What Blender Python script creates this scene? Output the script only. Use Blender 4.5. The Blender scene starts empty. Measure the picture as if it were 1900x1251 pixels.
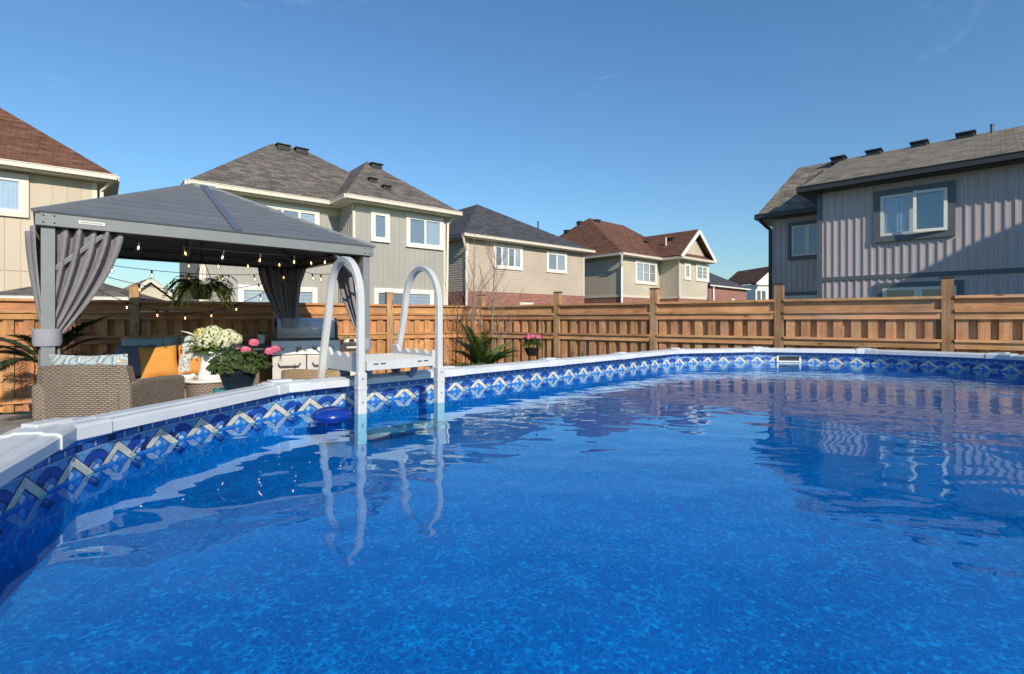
import bpy, bmesh, math, random
from mathutils import Vector, Matrix
rad = math.radians
rnd = random.Random(11)
scene = bpy.context.scene
COL = scene.collection

# ------------------------------------------------------------------ camera
EYE = 1.32            # camera height above the patio
FPX = 940.0           # focal length in photo pixels (1900 wide)
HOR = 594.0           # photo row of the horizon
cam_d = bpy.data.cameras.new('camera')
cam_d.sensor_width = 36.0
cam_d.lens = FPX / 1900 * 36
cam_d.shift_y = -(625.5 - HOR) / 1900
cam_d.clip_start = 0.05
cam_d.clip_end = 2000
cam = bpy.data.objects.new('camera', cam_d)
cam.location = (0, 0, EYE)
cam.rotation_euler = (rad(90), 0, 0)
COL.objects.link(cam)
scene.camera = cam

# ------------------------------------------------------------------ light
SUN_EL = rad(28.5)
SUN_AZ = math.atan2(0.47, -0.883)          # clockwise from +Y: behind the camera, to the right
SUN_DIR = Vector((math.sin(SUN_AZ) * math.cos(SUN_EL), math.cos(SUN_AZ) * math.cos(SUN_EL), math.sin(SUN_EL)))
world = bpy.data.worlds.new('World')
scene.world = world
world.use_nodes = True
wn, wl = world.node_tree.nodes, world.node_tree.links
wn.clear()
wo = wn.new('ShaderNodeOutputWorld')
bg = wn.new('ShaderNodeBackground')
sky = wn.new('ShaderNodeTexSky')
sky.sky_type = 'NISHITA'
sky.sun_disc = False
sky.sun_elevation = SUN_EL
sky.sun_rotation = SUN_AZ
sky.altitude = 0
sky.air_density = 1.5
sky.dust_density = 0.3
sky.ozone_density = 6.0
bg.inputs['Strength'].default_value = 0.118
# a thin wisp of high cloud, the same kind all over the sky, sparse
tc = wn.new('ShaderNodeTexCoord')
mp = wn.new('ShaderNodeMapping')
mp.inputs['Scale'].default_value = (2.2, 2.2, 6.0)
mp.inputs['Location'].default_value = (0.31, 0.12, 0.4)
nz = wn.new('ShaderNodeTexNoise')
nz.inputs['Scale'].default_value = 1.6
nz.inputs['Detail'].default_value = 7
nz.inputs['Roughness'].default_value = 0.62
nz.inputs['Distortion'].default_value = 0.7
rp = wn.new('ShaderNodeValToRGB')
rp.color_ramp.elements[0].position = 0.62
rp.color_ramp.elements[0].color = (0, 0, 0, 1)
rp.color_ramp.elements[1].position = 0.95
rp.color_ramp.elements[1].color = (0.40, 0.40, 0.40, 1)
mx = wn.new('ShaderNodeMix')
mx.data_type = 'RGBA'
mx.inputs[7].default_value = (7.0, 7.4, 8.0, 1)
wl.new(tc.outputs['Generated'], mp.inputs['Vector'])
wl.new(mp.outputs['Vector'], nz.inputs['Vector'])
wl.new(nz.outputs['Fac'], rp.inputs['Fac'])
wl.new(rp.outputs['Color'], mx.inputs[0])
wl.new(sky.outputs['Color'], mx.inputs[6])
tn = wn.new('ShaderNodeMix')
tn.data_type = 'RGBA'
tn.blend_type = 'MULTIPLY'
tn.inputs[0].default_value = 1.0
tn.inputs[7].default_value = (0.68, 0.86, 1.0, 1)
wl.new(mx.outputs[2], tn.inputs[6])
wl.new(tn.outputs[2], bg.inputs['Color'])
wl.new(bg.outputs['Background'], wo.inputs['Surface'])

sun_d = bpy.data.lights.new('sun', 'SUN')
sun_d.energy = 4.0
sun_d.angle = rad(0.5)
sun_d.color = (1.0, 0.90, 0.76)
sun = bpy.data.objects.new('sun', sun_d)
sun.rotation_euler = (-SUN_DIR).to_track_quat('-Z', 'Y').to_euler()
sun.location = (10, -20, 30)
COL.objects.link(sun)

scene.view_settings.view_transform = 'Standard'
scene.view_settings.look = 'None'
scene.view_settings.exposure = 0.3
scene.view_settings.gamma = 1.0
scene.view_settings.use_curve_mapping = False
scene.render.engine = 'CYCLES'
scene.cycles.use_denoising = True
scene.cycles.max_bounces = 10
scene.cycles.transparent_max_bounces = 12
scene.cycles.sample_clamp_indirect = 6.0

# ------------------------------------------------------------------ mesh helper
class MB:
    """collects faces; build() links them as ONE mesh object with metric UVs"""
    def __init__(self):
        self.v, self.f, self.m = [], [], []
        self.M = None
    def vert(self, p):
        p = Vector(p)
        if self.M is not None:
            p = self.M @ p
        self.v.append(p)
        return len(self.v) - 1
    def face(self, pts, m=0):
        self.f.append([self.vert(p) for p in pts]); self.m.append(m)
    def idx(self, ids, m=0):
        self.f.append(list(ids)); self.m.append(m)
    def box(self, x0, x1, y0, y1, z0, z1, m=0):
        b = [self.vert(p) for p in ((x0,y0,z0),(x1,y0,z0),(x1,y1,z0),(x0,y1,z0),(x0,y0,z1),(x1,y0,z1),(x1,y1,z1),(x0,y1,z1))]
        for q in ((0,3,2,1),(4,5,6,7),(0,1,5,4),(1,2,6,5),(2,3,7,6),(3,0,4,7)):
            self.idx([b[i] for i in q], m)
        return self
    def bar(self, p, q, w, h, up=(0,0,1), m=0):
        """box of section w x h running from p to q"""
        p, q = Vector(p), Vector(q)
        d = (q - p).normalized()
        s = d.cross(Vector(up)).normalized()
        t = s.cross(d).normalized()
        b = []
        for c in (p, q):
            for a, e in ((-1,-1),(1,-1),(1,1),(-1,1)):
                b.append(self.vert(c + s*a*w/2 + t*e*h/2))
        for f in ((0,1,2,3),(7,6,5,4),(0,4,5,1),(1,5,6,2),(2,6,7,3),(3,7,4,0)):
            self.idx([b[i] for i in f], m)
        return self
    def tube(self, pts, r, n=8, m=0, caps=True):
        pts = [Vector(p) for p in pts]
        rs = r if isinstance(r, (list, tuple)) else [r]*len(pts)
        rings = []
        ref = None
        for i, p in enumerate(pts):
            d = (pts[min(i+1, len(pts)-1)] - pts[max(i-1, 0)]).normalized()
            if ref is None:
                ref = Vector((0,0,1)) if abs(d.z) < 0.9 else Vector((1,0,0))
            s = d.cross(ref)
            if s.length < 1e-4:
                s = d.cross(Vector((0.3,1,0.1)))
            s.normalize()
            t = s.cross(d).normalized()
            ref = t
            rings.append([self.vert(p + (s*math.cos(2*math.pi*k/n) + t*math.sin(2*math.pi*k/n))*rs[i]) for k in range(n)])
        for a, b in zip(rings, rings[1:]):
            for k in range(n):
                self.idx((a[k], b[k], b[(k+1)%n], a[(k+1)%n]), m)
        if caps:
            self.idx(rings[0], m); self.idx(rings[-1][::-1], m)
        return self
    def sweep(self, pts, prof, side, m=0, caps=True):
        """closed 2D profile (a along 'side', b along side x tangent) swept along pts"""
        pts = [Vector(p) for p in pts]
        side = Vector(side).normalized()
        rings = []
        for i, p in enumerate(pts):
            d = (pts[min(i+1, len(pts)-1)] - pts[max(i-1, 0)]).normalized()
            t = d.cross(side).normalized()
            rings.append([self.vert(p + side*a + t*b) for a, b in prof])
        n = len(prof)
        for a, b in zip(rings, rings[1:]):
            for k in range(n):
                self.idx((a[k], a[(k+1)%n], b[(k+1)%n], b[k]), m)
        if caps:
            self.idx(rings[0][::-1], m); self.idx(rings[-1], m)
        return self
    def lathe(self, prof, n=20, c=(0,0,0), m=0, sx=1, sy=1):
        c = Vector(c)
        rings = []
        for r, z in prof:
            if r < 1e-5:
                rings.append([self.vert(c + Vector((0,0,z)))])
            else:
                rings.append([self.vert(c + Vector((r*sx*math.cos(2*math.pi*k/n), r*sy*math.sin(2*math.pi*k/n), z))) for k in range(n)])
        for a, b in zip(rings, rings[1:]):
            for k in range(n):
                k2 = (k+1) % n
                if len(a) == 1 and len(b) == 1: continue
                if len(a) == 1: self.idx((a[0], b[k2], b[k]), m)
                elif len(b) == 1: self.idx((a[k], a[k2], b[0]), m)
                else: self.idx((a[k], a[k2], b[k2], b[k]), m)
        return self
    def prism(self, poly, z0, z1, m=0):
        a = [self.vert((x, y, z0)) for x, y in poly]
        b = [self.vert((x, y, z1)) for x, y in poly]
        n = len(poly)
        self.idx(a[::-1], m); self.idx(b, m)
        for k in range(n):
            self.idx((a[k], a[(k+1)%n], b[(k+1)%n], b[k]), m)
        return self
    def grid(self, rows, m=0, close=False):
        """rows: list of lists of points"""
        ids = [[self.vert(p) for p in r] for r in rows]
        for a, b in zip(ids, ids[1:]):
            n = len(a)
            for k in range(n if close else n-1):
                self.idx((a[k], a[(k+1)%n], b[(k+1)%n], b[k]), m)
        return self
    def leaf(self, base, d, nrm, L, W, bend=0.3, seg=3, m=0, shape=None):
        """a thin bent blade"""
        base, d, nrm = Vector(base), Vector(d).normalized(), Vector(nrm)
        s = d.cross(nrm)
        if s.length < 1e-3:
            s = d.cross(Vector((1, 0.2, 0.3)))
        s.normalize()
        up = s.cross(d).normalized()
        prev = None
        p = base.copy()
        dirv = d.copy()
        for i in range(seg+1):
            t = i/seg
            w = W*(math.sin(math.pi*min(1, 0.12+0.88*t)) if shape is None else shape(t))
            if i == seg: w = 0.02*W
            a, b = self.vert(p - s*w/2), self.vert(p + s*w/2)
            if prev: self.idx((prev[0], prev[1], b, a), m)
            prev = (a, b)
            p = p + dirv*L/seg
            dirv = (dirv - up*bend/seg).normalized()
        return self
    def mesh(self, name, mats, smooth=False, angle=None):
        me = bpy.data.meshes.new(name)
        me.from_pydata([tuple(v) for v in self.v], [], self.f)
        if not isinstance(mats, (list, tuple)): mats = [mats]
        for mt in mats: me.materials.append(mt)
        if any(self.m):
            me.polygons.foreach_set('material_index', self.m)
        uv = me.uv_layers.new(name='UVMap')
        data = [0.0]*(2*len(me.loops))
        for p in me.polygons:
            n = p.normal
            if abs(n.z) > 0.995 or n.length < 0.5:
                h, s = Vector((1,0,0)), Vector((0,1,0))
            else:
                h = Vector((-n.y, n.x, 0)).normalized()
                s = n.cross(h)
            for li in p.loop_indices:
                co = me.vertices[me.loops[li].vertex_index].co
                data[2*li] = co.dot(h); data[2*li+1] = co.dot(s)
        uv.data.foreach_set('uv', data)
        if smooth:
            me.polygons.foreach_set('use_smooth', [True]*len(me.polygons))
            if angle:
                try: me.set_sharp_from_angle(angle=rad(angle))
                except Exception: pass
        me.update()
        return me
    def build(self, name, mats, parent=None, smooth=False, angle=None, bevel=0, solid=0, loc=None, rot=None):
        o = bpy.data.objects.new(name, self.mesh(name, mats, smooth, angle))
        COL.objects.link(o)
        if parent: o.parent = parent
        if loc: o.location = loc
        if rot: o.rotation_euler = rot
        if solid:
            s = o.modifiers.new('solid', 'SOLIDIFY'); s.thickness = solid; s.offset = -1
        if bevel:
            b = o.modifiers.new('bevel', 'BEVEL'); b.width = bevel; b.segments = 2; b.limit_method = 'ANGLE'; b.angle_limit = rad(40)
        return o

def tag(o, label=None, cat=None, group=None, kind=None):
    if label: o['label'] = label
    if cat: o['category'] = cat
    if group: o['group'] = group
    if kind: o['kind'] = kind
    return o

def thing(name, label, cat, loc=(0,0,0), rz=0.0, group=None):
    o = bpy.data.objects.new(name, None)
    o.empty_display_size = 0.1
    COL.objects.link(o)
    o.location = loc; o.rotation_euler = (0, 0, rz)
    return tag(o, label, cat, group)

def inst(me, name, parent=None, loc=(0,0,0), rot=(0,0,0), sc=(1,1,1)):
    o = bpy.data.objects.new(name, me)
    COL.objects.link(o)
    o.parent = parent; o.location = loc; o.rotation_euler = rot; o.scale = sc
    return o

def copy_tree(o, parent=None, depth=0):
    c = o.copy(); COL.objects.link(c)
    if parent is not None: c.parent = parent
    for ch in list(o.children): copy_tree(ch, c, depth+1)
    return c

def P(px, py, Y):
    """point of the place seen at photo pixel (px, py), Y metres ahead (used to survey positions)"""
    return Vector(((px-950)/FPX*Y, Y, EYE-(py-HOR)/FPX*Y))

# ------------------------------------------------------------------ materials
def srgb(r, g, b):
    f = lambda c: ((c/255)/12.92 if c/255 <= 0.04045 else (((c/255)+0.055)/1.055)**2.4)
    return (f(r), f(g), f(b), 1)

def nt(name):
    m = bpy.data.materials.new(name); m.use_nodes = True
    n, l = m.node_tree.nodes, m.node_tree.links
    n.clear()
    out = n.new('ShaderNodeOutputMaterial')
    return m, n, l, out

def principled(n, l, out, rough=0.6, metal=0.0, spec=0.5):
    p = n.new('ShaderNodeBsdfPrincipled')
    p.inputs['Roughness'].default_value = rough
    p.inputs['Metallic'].default_value = metal
    try: p.inputs['Specular IOR Level'].default_value = spec
    except Exception: pass
    l.new(p.outputs['BSDF'], out.inputs['Surface'])
    return p

def ramp(n, stops):
    r = n.new('ShaderNodeValToRGB')
    e = r.color_ramp.elements
    while len(e) < len(stops): e.new(0.5)
    for i, (pos, col) in enumerate(stops):
        e[i].position = pos; e[i].color = col
    return r

def mixrgb(n, l, fac, a, b, mode='MIX'):
    x = n.new('ShaderNodeMix'); x.data_type = 'RGBA'; x.blend_type = mode
    for s, v in ((0, fac), (6, a), (7, b)):
        if hasattr(v, 'is_linked') or hasattr(v, 'links'): l.new(v, x.inputs[s])
        else: x.inputs[s].default_value = v
    return x.outputs[2]

def noise(n, l, vec, scale, detail=3, rough=0.55, dist=0):
    t = n.new('ShaderNodeTexNoise')
    t.inputs['Scale'].default_value = scale; t.inputs['Detail'].default_value = detail
    t.inputs['Roughness'].default_value = rough; t.inputs['Distortion'].default_value = dist
    if vec is not None: l.new(vec, t.inputs['Vector'])
    return t

def coords(n, l, kind='Object', scale=(1,1,1), randomize=True):
    tc = n.new('ShaderNodeTexCoord')
    v = tc.outputs[kind]
    oi = n.new('ShaderNodeObjectInfo')
    if randomize:
        a = n.new('ShaderNodeVectorMath'); a.operation = 'MULTIPLY_ADD'
        l.new(oi.outputs['Random'], a.inputs[0]); a.inputs[1].default_value = (37, 23, 51)
        l.new(v, a.inputs[2]); v = a.outputs[0]
    mp = n.new('ShaderNodeMapping'); mp.inputs['Scale'].default_value = scale
    l.new(v, mp.inputs['Vector'])
    return mp.outputs['Vector'], oi.outputs['Random']

def bump(n, l, p, h, strength=0.3, dist=0.01):
    b = n.new('ShaderNodeBump'); b.inputs['Strength'].default_value = strength; b.inputs['Distance'].default_value = dist
    l.new(h, b.inputs['Height']); l.new(b.outputs['Normal'], p.inputs['Normal'])
    return b

def scale_col(c, k): return (c[0]*k, c[1]*k, c[2]*k, 1)

def M_plain(name, col, rough=0.5, metal=0, var=0.10, scale=6, bmp=0.05, spec=0.5, objvar=0.0, bscale=60):
    m, n, l, out = nt(name)
    p = principled(n, l, out, rough, metal, spec)
    v, rn = coords(n, l)
    t = noise(n, l, v, scale, 5)
    r = ramp(n, [(0.25, scale_col(col, 1-var)), (0.75, scale_col(col, 1+var))])
    l.new(t.outputs['Fac'], r.inputs['Fac'])
    c = r.outputs['Color']
    if objvar:
        h = n.new('ShaderNodeHueSaturation')
        mr = n.new('ShaderNodeMapRange'); mr.inputs[3].default_value = 1-objvar; mr.inputs[4].default_value = 1+objvar
        l.new(rn, mr.inputs[0]); l.new(mr.outputs[0], h.inputs['Value']); l.new(c, h.inputs['Color'])
        c = h.outputs['Color']
    l.new(c, p.inputs['Base Color'])
    rr = n.new('ShaderNodeMapRange'); rr.inputs[3].default_value = max(0.02, rough-0.1); rr.inputs[4].default_value = min(1, rough+0.1)
    l.new(t.outputs['Fac'], rr.inputs[0]); l.new(rr.outputs[0], p.inputs['Roughness'])
    if bmp:
        t2 = noise(n, l, v, bscale, 3)
        bump(n, l, p, t2.outputs['Fac'], bmp, 0.01)
    return m

def M_wood(name, base, dark, axis):
    """rough-sawn cedar; grain runs along the given local axis"""
    m, n, l, out = nt(name)
    p = principled(n, l, out, 0.72, 0, 0.3)
    sc = [9, 9, 9]; sc[axis] = 0.55
    v, rn = coords(n, l, 'Object', tuple(sc))
    t = noise(n, l, v, 3.0, 6, 0.65, 0.8)
    r = ramp(n, [(0.30, dark), (0.52, base), (0.80, scale_col(base, 1.35))])
    l.new(t.outputs['Fac'], r.inputs['Fac'])
    # blotchy stain
    v2, _ = coords(n, l, 'Object', (1.6, 1.6, 1.6))
    t2 = noise(n, l, v2, 2.2, 4)
    r2 = ramp(n, [(0.3, (0.72, 0.68, 0.62, 1)), (0.7, (1.12, 1.10, 1.05, 1))])
    l.new(t2.outputs['Fac'], r2.inputs['Fac'])
    c = mixrgb(n, l, 1.0, r.outputs['Color'], r2.outputs['Color'], 'MULTIPLY')
    v5, _ = coords(n, l, 'Object', (0.9, 0.9, 0.9))
    t5 = noise(n, l, v5, 1.7, 5, 0.65)
    r5 = ramp(n, [(0.52, (0,0,0,1)), (0.78, (0.55,0.55,0.55,1))])
    l.new(t5.outputs['Fac'], r5.inputs['Fac'])
    gy = 0.55*(base[0]+base[1]+base[2])/3*1.6
    c = mixrgb(n, l, r5.outputs['Color'], c, (gy*1.08, gy, gy*0.88, 1))
    # knots
    sk = [7, 7, 7]; sk[axis] = 2.6
    v3, _ = coords(n, l, 'Object', tuple(sk))
    vo = n.new('ShaderNodeTexVoronoi'); vo.inputs['Scale'].default_value = 1.0; l.new(v3, vo.inputs['Vector'])
    rk = ramp(n, [(0.06, (1,1,1,1)), (0.16, (0,0,0,1))])
    l.new(vo.outputs['Distance'], rk.inputs['Fac'])
    c = mixrgb(n, l, rk.outputs['Color'], c, scale_col(dark, 0.55))
    h = n.new('ShaderNodeHueSaturation')
    mr = n.new('ShaderNodeMapRange'); mr.inputs[3].default_value = 0.78; mr.inputs[4].default_value = 1.18
    l.new(rn, mr.inputs[0]); l.new(mr.outputs[0], h.inputs['Value'])
    mr2 = n.new('ShaderNodeMapRange'); mr2.inputs[3].default_value = 0.492; mr2.inputs[4].default_value = 0.508
    rn2 = n.new('ShaderNodeMath'); rn2.operation = 'FRACT'
    k = n.new('ShaderNodeMath'); k.operation = 'MULTIPLY'; k.inputs[1].default_value = 7.31
    l.new(rn, k.inputs[0]); l.new(k.outputs[0], rn2.inputs[0]); l.new(rn2.outputs[0], mr2.inputs[0])
    l.new(mr2.outputs[0], h.inputs['Hue'])
    l.new(c, h.inputs['Color'])
    l.new(h.outputs['Color'], p.inputs['Base Color'])
    bump(n, l, p, t.outputs['Fac'], 0.35, 0.006)
    return m

def M_brick(name, c1, c2, mortar, bw, bh, mort, rough=0.85, bmp=0.5, streak=0.25, offset=0.5, bdist=0.01, nscale=3.0):
    """courses in metric UVs: shingles, bricks, wicker"""
    m, n, l, out = nt(name)
    p = principled(n, l, out, rough, 0, 0.25)
    tc = n.new('ShaderNodeTexCoord')
    b = n.new('ShaderNodeTexBrick')
    b.offset = offset
    b.inputs['Color1'].default_value = c1; b.inputs['Color2'].default_value = c2; b.inputs['Mortar'].default_value = mortar
    b.inputs['Scale'].default_value = 1.0
    b.inputs['Mortar Size'].default_value = mort; b.inputs['Mortar Smooth'].default_value = 0.2
    b.inputs['Brick Width'].default_value = bw; b.inputs['Row Height'].default_value = bh
    b.inputs['Bias'].default_value = 0.0
    l.new(tc.outputs['UV'], b.inputs['Vector'])
    mp = n.new('ShaderNodeMapping'); mp.inputs['Scale'].default_value = (1/bw*0.7, 1/bh*0.8, 1)
    l.new(tc.outputs['UV'], mp.inputs['Vector'])
    t = noise(n, l, mp.outputs['Vector'], 1.0, 3)
    r = ramp(n, [(0.3, (1-streak,)*3+(1,)), (0.72, (1+streak,)*3+(1,))])
    l.new(t.outputs['Fac'], r.inputs['Fac'])
    c = mixrgb(n, l, 1.0, b.outputs['Color'], r.outputs['Color'], 'MULTIPLY')
    t3 = noise(n, l, tc.outputs['UV'], nscale/3, 4)
    r3 = ramp(n, [(0.3, (0.9, 0.9, 0.9, 1)), (0.7, (1.08, 1.08, 1.08, 1))])
    l.new(t3.outputs['Fac'], r3.inputs['Fac'])
    c = mixrgb(n, l, 1.0, c, r3.outputs['Color'], 'MULTIPLY')
    l.new(c, p.inputs['Base Color'])
    inv = n.new('ShaderNodeMath'); inv.operation = 'SUBTRACT'; inv.inputs[0].default_value = 1.0
    l.new(b.outputs['Fac'], inv.inputs[1])
    ad = n.new('ShaderNodeMath'); ad.operation = 'MULTIPLY_ADD'; ad.inputs[1].default_value = 0.5
    l.new(t.outputs['Fac'], ad.inputs[0]); l.new(inv.outputs[0], ad.inputs[2])
    bump(n, l, p, ad.outputs[0], bmp, bdist)
    return m

def schlick(n, l, f0, normal=None, ex=5):
    lw = n.new('ShaderNodeLayerWeight'); lw.inputs['Blend'].default_value = 0.5
    if normal is not None: l.new(normal, lw.inputs['Normal'])
    pw = n.new('ShaderNodeMath'); pw.operation = 'POWER'; pw.inputs[1].default_value = ex
    l.new(lw.outputs['Facing'], pw.inputs[0])
    ma = n.new('ShaderNodeMath'); ma.operation = 'MULTIPLY_ADD'; ma.inputs[1].default_value = 1-f0; ma.inputs[2].default_value = f0
    l.new(pw.outputs[0], ma.inputs[0])
    return ma.outputs[0]

def M_glass(name, tint=(0.9, 0.95, 1, 1), ior=1.6):
    m, n, l, out = nt(name)
    tr = n.new('ShaderNodeBsdfTransparent'); tr.inputs['Color'].default_value = tint
    gl = n.new('ShaderNodeBsdfGlossy'); gl.inputs['Roughness'].default_value = 0.01
    v, _ = coords(n, l)
    t = noise(n, l, v, 1.5, 2)
    b = n.new('ShaderNodeBump'); b.inputs['Strength'].default_value = 0.04; b.inputs['Distance'].default_value = 0.02
    l.new(t.outputs['Fac'], b.inputs['Height']); l.new(b.outputs['Normal'], gl.inputs['Normal'])
    mx = n.new('ShaderNodeMixShader')
    l.new(schlick(n, l, ((ior-1)/(ior+1))**2*1.9), mx.inputs[0]); l.new(tr.outputs[0], mx.inputs[1]); l.new(gl.outputs[0], mx.inputs[2])
    l.new(mx.outputs[0], out.inputs['Surface'])
    return m

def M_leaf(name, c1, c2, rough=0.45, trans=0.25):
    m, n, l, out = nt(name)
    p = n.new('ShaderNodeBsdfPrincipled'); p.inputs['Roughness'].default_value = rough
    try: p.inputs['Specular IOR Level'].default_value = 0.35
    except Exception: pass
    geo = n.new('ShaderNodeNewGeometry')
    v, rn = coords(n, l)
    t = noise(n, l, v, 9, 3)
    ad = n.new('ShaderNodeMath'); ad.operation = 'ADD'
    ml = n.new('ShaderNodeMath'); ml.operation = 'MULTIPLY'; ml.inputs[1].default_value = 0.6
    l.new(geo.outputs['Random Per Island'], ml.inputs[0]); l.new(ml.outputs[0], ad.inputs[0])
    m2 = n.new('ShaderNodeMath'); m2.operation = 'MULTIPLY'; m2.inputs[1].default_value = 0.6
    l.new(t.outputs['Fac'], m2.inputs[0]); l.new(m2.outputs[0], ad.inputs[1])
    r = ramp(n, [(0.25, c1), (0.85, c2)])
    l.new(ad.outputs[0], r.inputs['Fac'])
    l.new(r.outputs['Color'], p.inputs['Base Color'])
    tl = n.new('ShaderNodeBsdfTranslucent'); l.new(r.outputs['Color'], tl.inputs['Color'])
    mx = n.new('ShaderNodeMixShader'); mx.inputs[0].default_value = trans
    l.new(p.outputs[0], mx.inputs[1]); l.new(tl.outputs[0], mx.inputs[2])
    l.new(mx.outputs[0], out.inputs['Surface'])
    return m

CEDAR, CEDAR_D = (0.50, 0.245, 0.105, 1), (0.32, 0.14, 0.055, 1)
wood_z = M_wood('cedar_upright', CEDAR, CEDAR_D, 2)
wood_x = M_wood('cedar_level', CEDAR, CEDAR_D, 0)
post_wood = M_wood('cedar_post', (0.46, 0.285, 0.145, 1), (0.34, 0.19, 0.085, 1), 2)
WC, WD = (0.60, 0.325, 0.165, 1), (0.40, 0.19, 0.085, 1)
wood_z2 = M_wood('weathered_cedar_upright', WC, WD, 2)
wood_x2 = M_wood('weathered_cedar_level', WC, WD, 0)
cap_metal = M_plain('black_cap', (0.03, 0.028, 0.026, 1), 0.5)
white_vinyl = M_plain('white_vinyl', (0.66, 0.66, 0.645, 1), 0.38, var=0.05, bmp=0.03)
rail_white = M_plain('rail_white', (0.56, 0.575, 0.575, 1), 0.34, var=0.11, bmp=0.03)
ladder_plastic = M_plain('ladder_plastic', (0.52, 0.52, 0.505, 1), 0.28, var=0.05, bmp=0.04)
grey_plastic = M_plain('grey_blue_plastic', (0.16, 0.21, 0.27, 1), 0.5)
gz_metal = M_plain('gazebo_metal', (0.20, 0.215, 0.22, 1), 0.42, 0.0, var=0.06, bmp=0.03)
gz_roof = M_plain('gazebo_roof_metal', (0.165, 0.18, 0.19, 1), 0.42, 0.2, var=0.08, bmp=0.03, objvar=0.05)
gz_rib = M_plain('gazebo_rib_metal', (0.15, 0.16, 0.205, 1), 0.3, 0.3)
curtain_m = M_plain('taupe_curtain', (0.215, 0.20, 0.208, 1), 0.85, var=0.16, scale=4, bmp=0.9, bscale=26)
tie_m = M_plain('curtain_tie', (0.30, 0.30, 0.33, 1), 0.85, bmp=0.2, bscale=200)
black_m = M_plain('matt_black', (0.015, 0.015, 0.016, 1), 0.45)
white_cer = M_plain('white_ceramic', (0.78, 0.75, 0.68, 1), 0.22, var=0.04, bmp=0)
cord_m = M_plain('black_cord', (0.02, 0.02, 0.02, 1), 0.6)
steel_m = M_plain('brushed_steel', (0.62, 0.59, 0.55, 1), 0.42, 0.35, var=0.08, scale=3, bmp=0.03)
lid_steel = M_plain('lid_steel', (0.62, 0.61, 0.60, 1), 0.42, 0.12, var=0.08, scale=3, bmp=0.03)
chrome_m = M_plain('chrome', (0.75, 0.75, 0.76, 1), 0.12, 1.0, var=0.02, bmp=0)
charcoal_m = M_plain('charcoal_enamel', (0.035, 0.032, 0.038, 1), 0.4)
teal_m = M_plain('teal_paint', (0.02, 0.30, 0.31, 1), 0.45, var=0.08)
navy_pot = M_plain('dark_navy_pot', (0.012, 0.018, 0.028, 1), 0.3)
mustard_m = M_plain('mustard_cloth', (0.62, 0.28, 0.055, 1), 0.9, var=0.1, bmp=0.3, bscale=260)
greycloth_m = M_plain('grey_cloth', (0.14, 0.14, 0.17, 1), 0.9, bmp=0.3, bscale=260)
cream_cloth = M_plain('cream_cloth', (0.66, 0.58, 0.45, 1), 0.9, bmp=0.3, bscale=200)
def M_wicker(name, hi, lo):
    """basket weave: strands pass over and under the stakes on alternate rows"""
    m, n, l, out = nt(name)
    p = principled(n, l, out, 0.6, 0, 0.35)
    tc = n.new('ShaderNodeTexCoord')
    sx = n.new('ShaderNodeSeparateXYZ')
    wob = noise(n, l, tc.outputs['UV'], 9, 2)
    ad = n.new('ShaderNodeVectorMath'); ad.operation = 'MULTIPLY_ADD'; ad.inputs[1].default_value = (.012, .008, 0)
    l.new(wob.outputs['Color'], ad.inputs[0]); l.new(tc.outputs['UV'], ad.inputs[2])
    l.new(ad.outputs[0], sx.inputs[0])
    def math_(op, a, b=None, c=None):
        k = n.new('ShaderNodeMath'); k.operation = op
        for i, v in enumerate((a, b, c)):
            if v is None: continue
            if hasattr(v, 'links'): l.new(v, k.inputs[i])
            else: k.inputs[i].default_value = v
        return k.outputs[0]
    v = math_('DIVIDE', sx.outputs['Y'], .0165)
    row = math_('FLOOR', v)
    fv = math_('FRACT', v)
    rowh = math_('SINE', math_('MULTIPLY', fv, math.pi))
    u = math_('ADD', math_('DIVIDE', sx.outputs['X'], .042), math_('MULTIPLY', row, .5))
    over = math_('ABSOLUTE', math_('SINE', math_('MULTIPLY', u, math.pi)))
    h = math_('MULTIPLY', math_('POWER', rowh, .6), math_('POWER', over, .5))
    cb = n.new('ShaderNodeCombineXYZ'); l.new(row, cb.inputs['Y']); l.new(math_('MULTIPLY', sx.outputs['X'], 9.0), cb.inputs['X'])
    t = noise(n, l, cb.outputs[0], 1.3, 3)
    t2 = noise(n, l, tc.outputs['UV'], 5, 3)
    f = math_('ADD', math_('MULTIPLY', h, .55), math_('MULTIPLY', math_('ADD', t.outputs['Fac'], t2.outputs['Fac']), .30))
    r = ramp(n, [(.22, scale_col(lo, .45)), (.48, lo), (.85, hi)])
    l.new(f, r.inputs['Fac']); l.new(r.outputs['Color'], p.inputs['Base Color'])
    bump(n, l, p, h, 0.9, 0.006)
    return m
wicker_grey = M_wicker('wicker_grey', (0.33, 0.265, 0.205, 1), (0.17, 0.13, 0.10, 1))
wicker_tan = M_wicker('wicker_tan', (0.56, 0.40, 0.23, 1), (0.38, 0.25, 0.135, 1))
glass_m = M_glass('window_glass')
bulb_glass = M_glass('bulb_glass', (0.98, 0.95, 0.9, 1), 1.5)
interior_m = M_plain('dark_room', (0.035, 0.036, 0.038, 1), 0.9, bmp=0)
blind_m = M_plain('pale_blind', (0.55, 0.56, 0.54, 1), 0.8, bmp=0)
greyblind_m = M_plain('grey_blind', (0.30, 0.32, 0.32, 1), 0.8, bmp=0)
net_m = M_plain('white_net_curtain', (0.62, 0.63, 0.63, 1), 0.9, bmp=0)
vent_m = M_plain('roof_vent_black', (0.02, 0.021, 0.023, 1), 0.55)
bark_m = M_plain('pale_bark', (0.23, 0.17, 0.14, 1), 0.8, var=0.25, scale=25)
twig_m = M_plain('dry_stalk', (0.20, 0.19, 0.09, 1), 0.8, var=0.2)
stone_m = M_plain('grey_paver', (0.24, 0.22, 0.20, 1), 0.85, var=0.15, scale=9, bmp=0.4, objvar=0.15)
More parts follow.
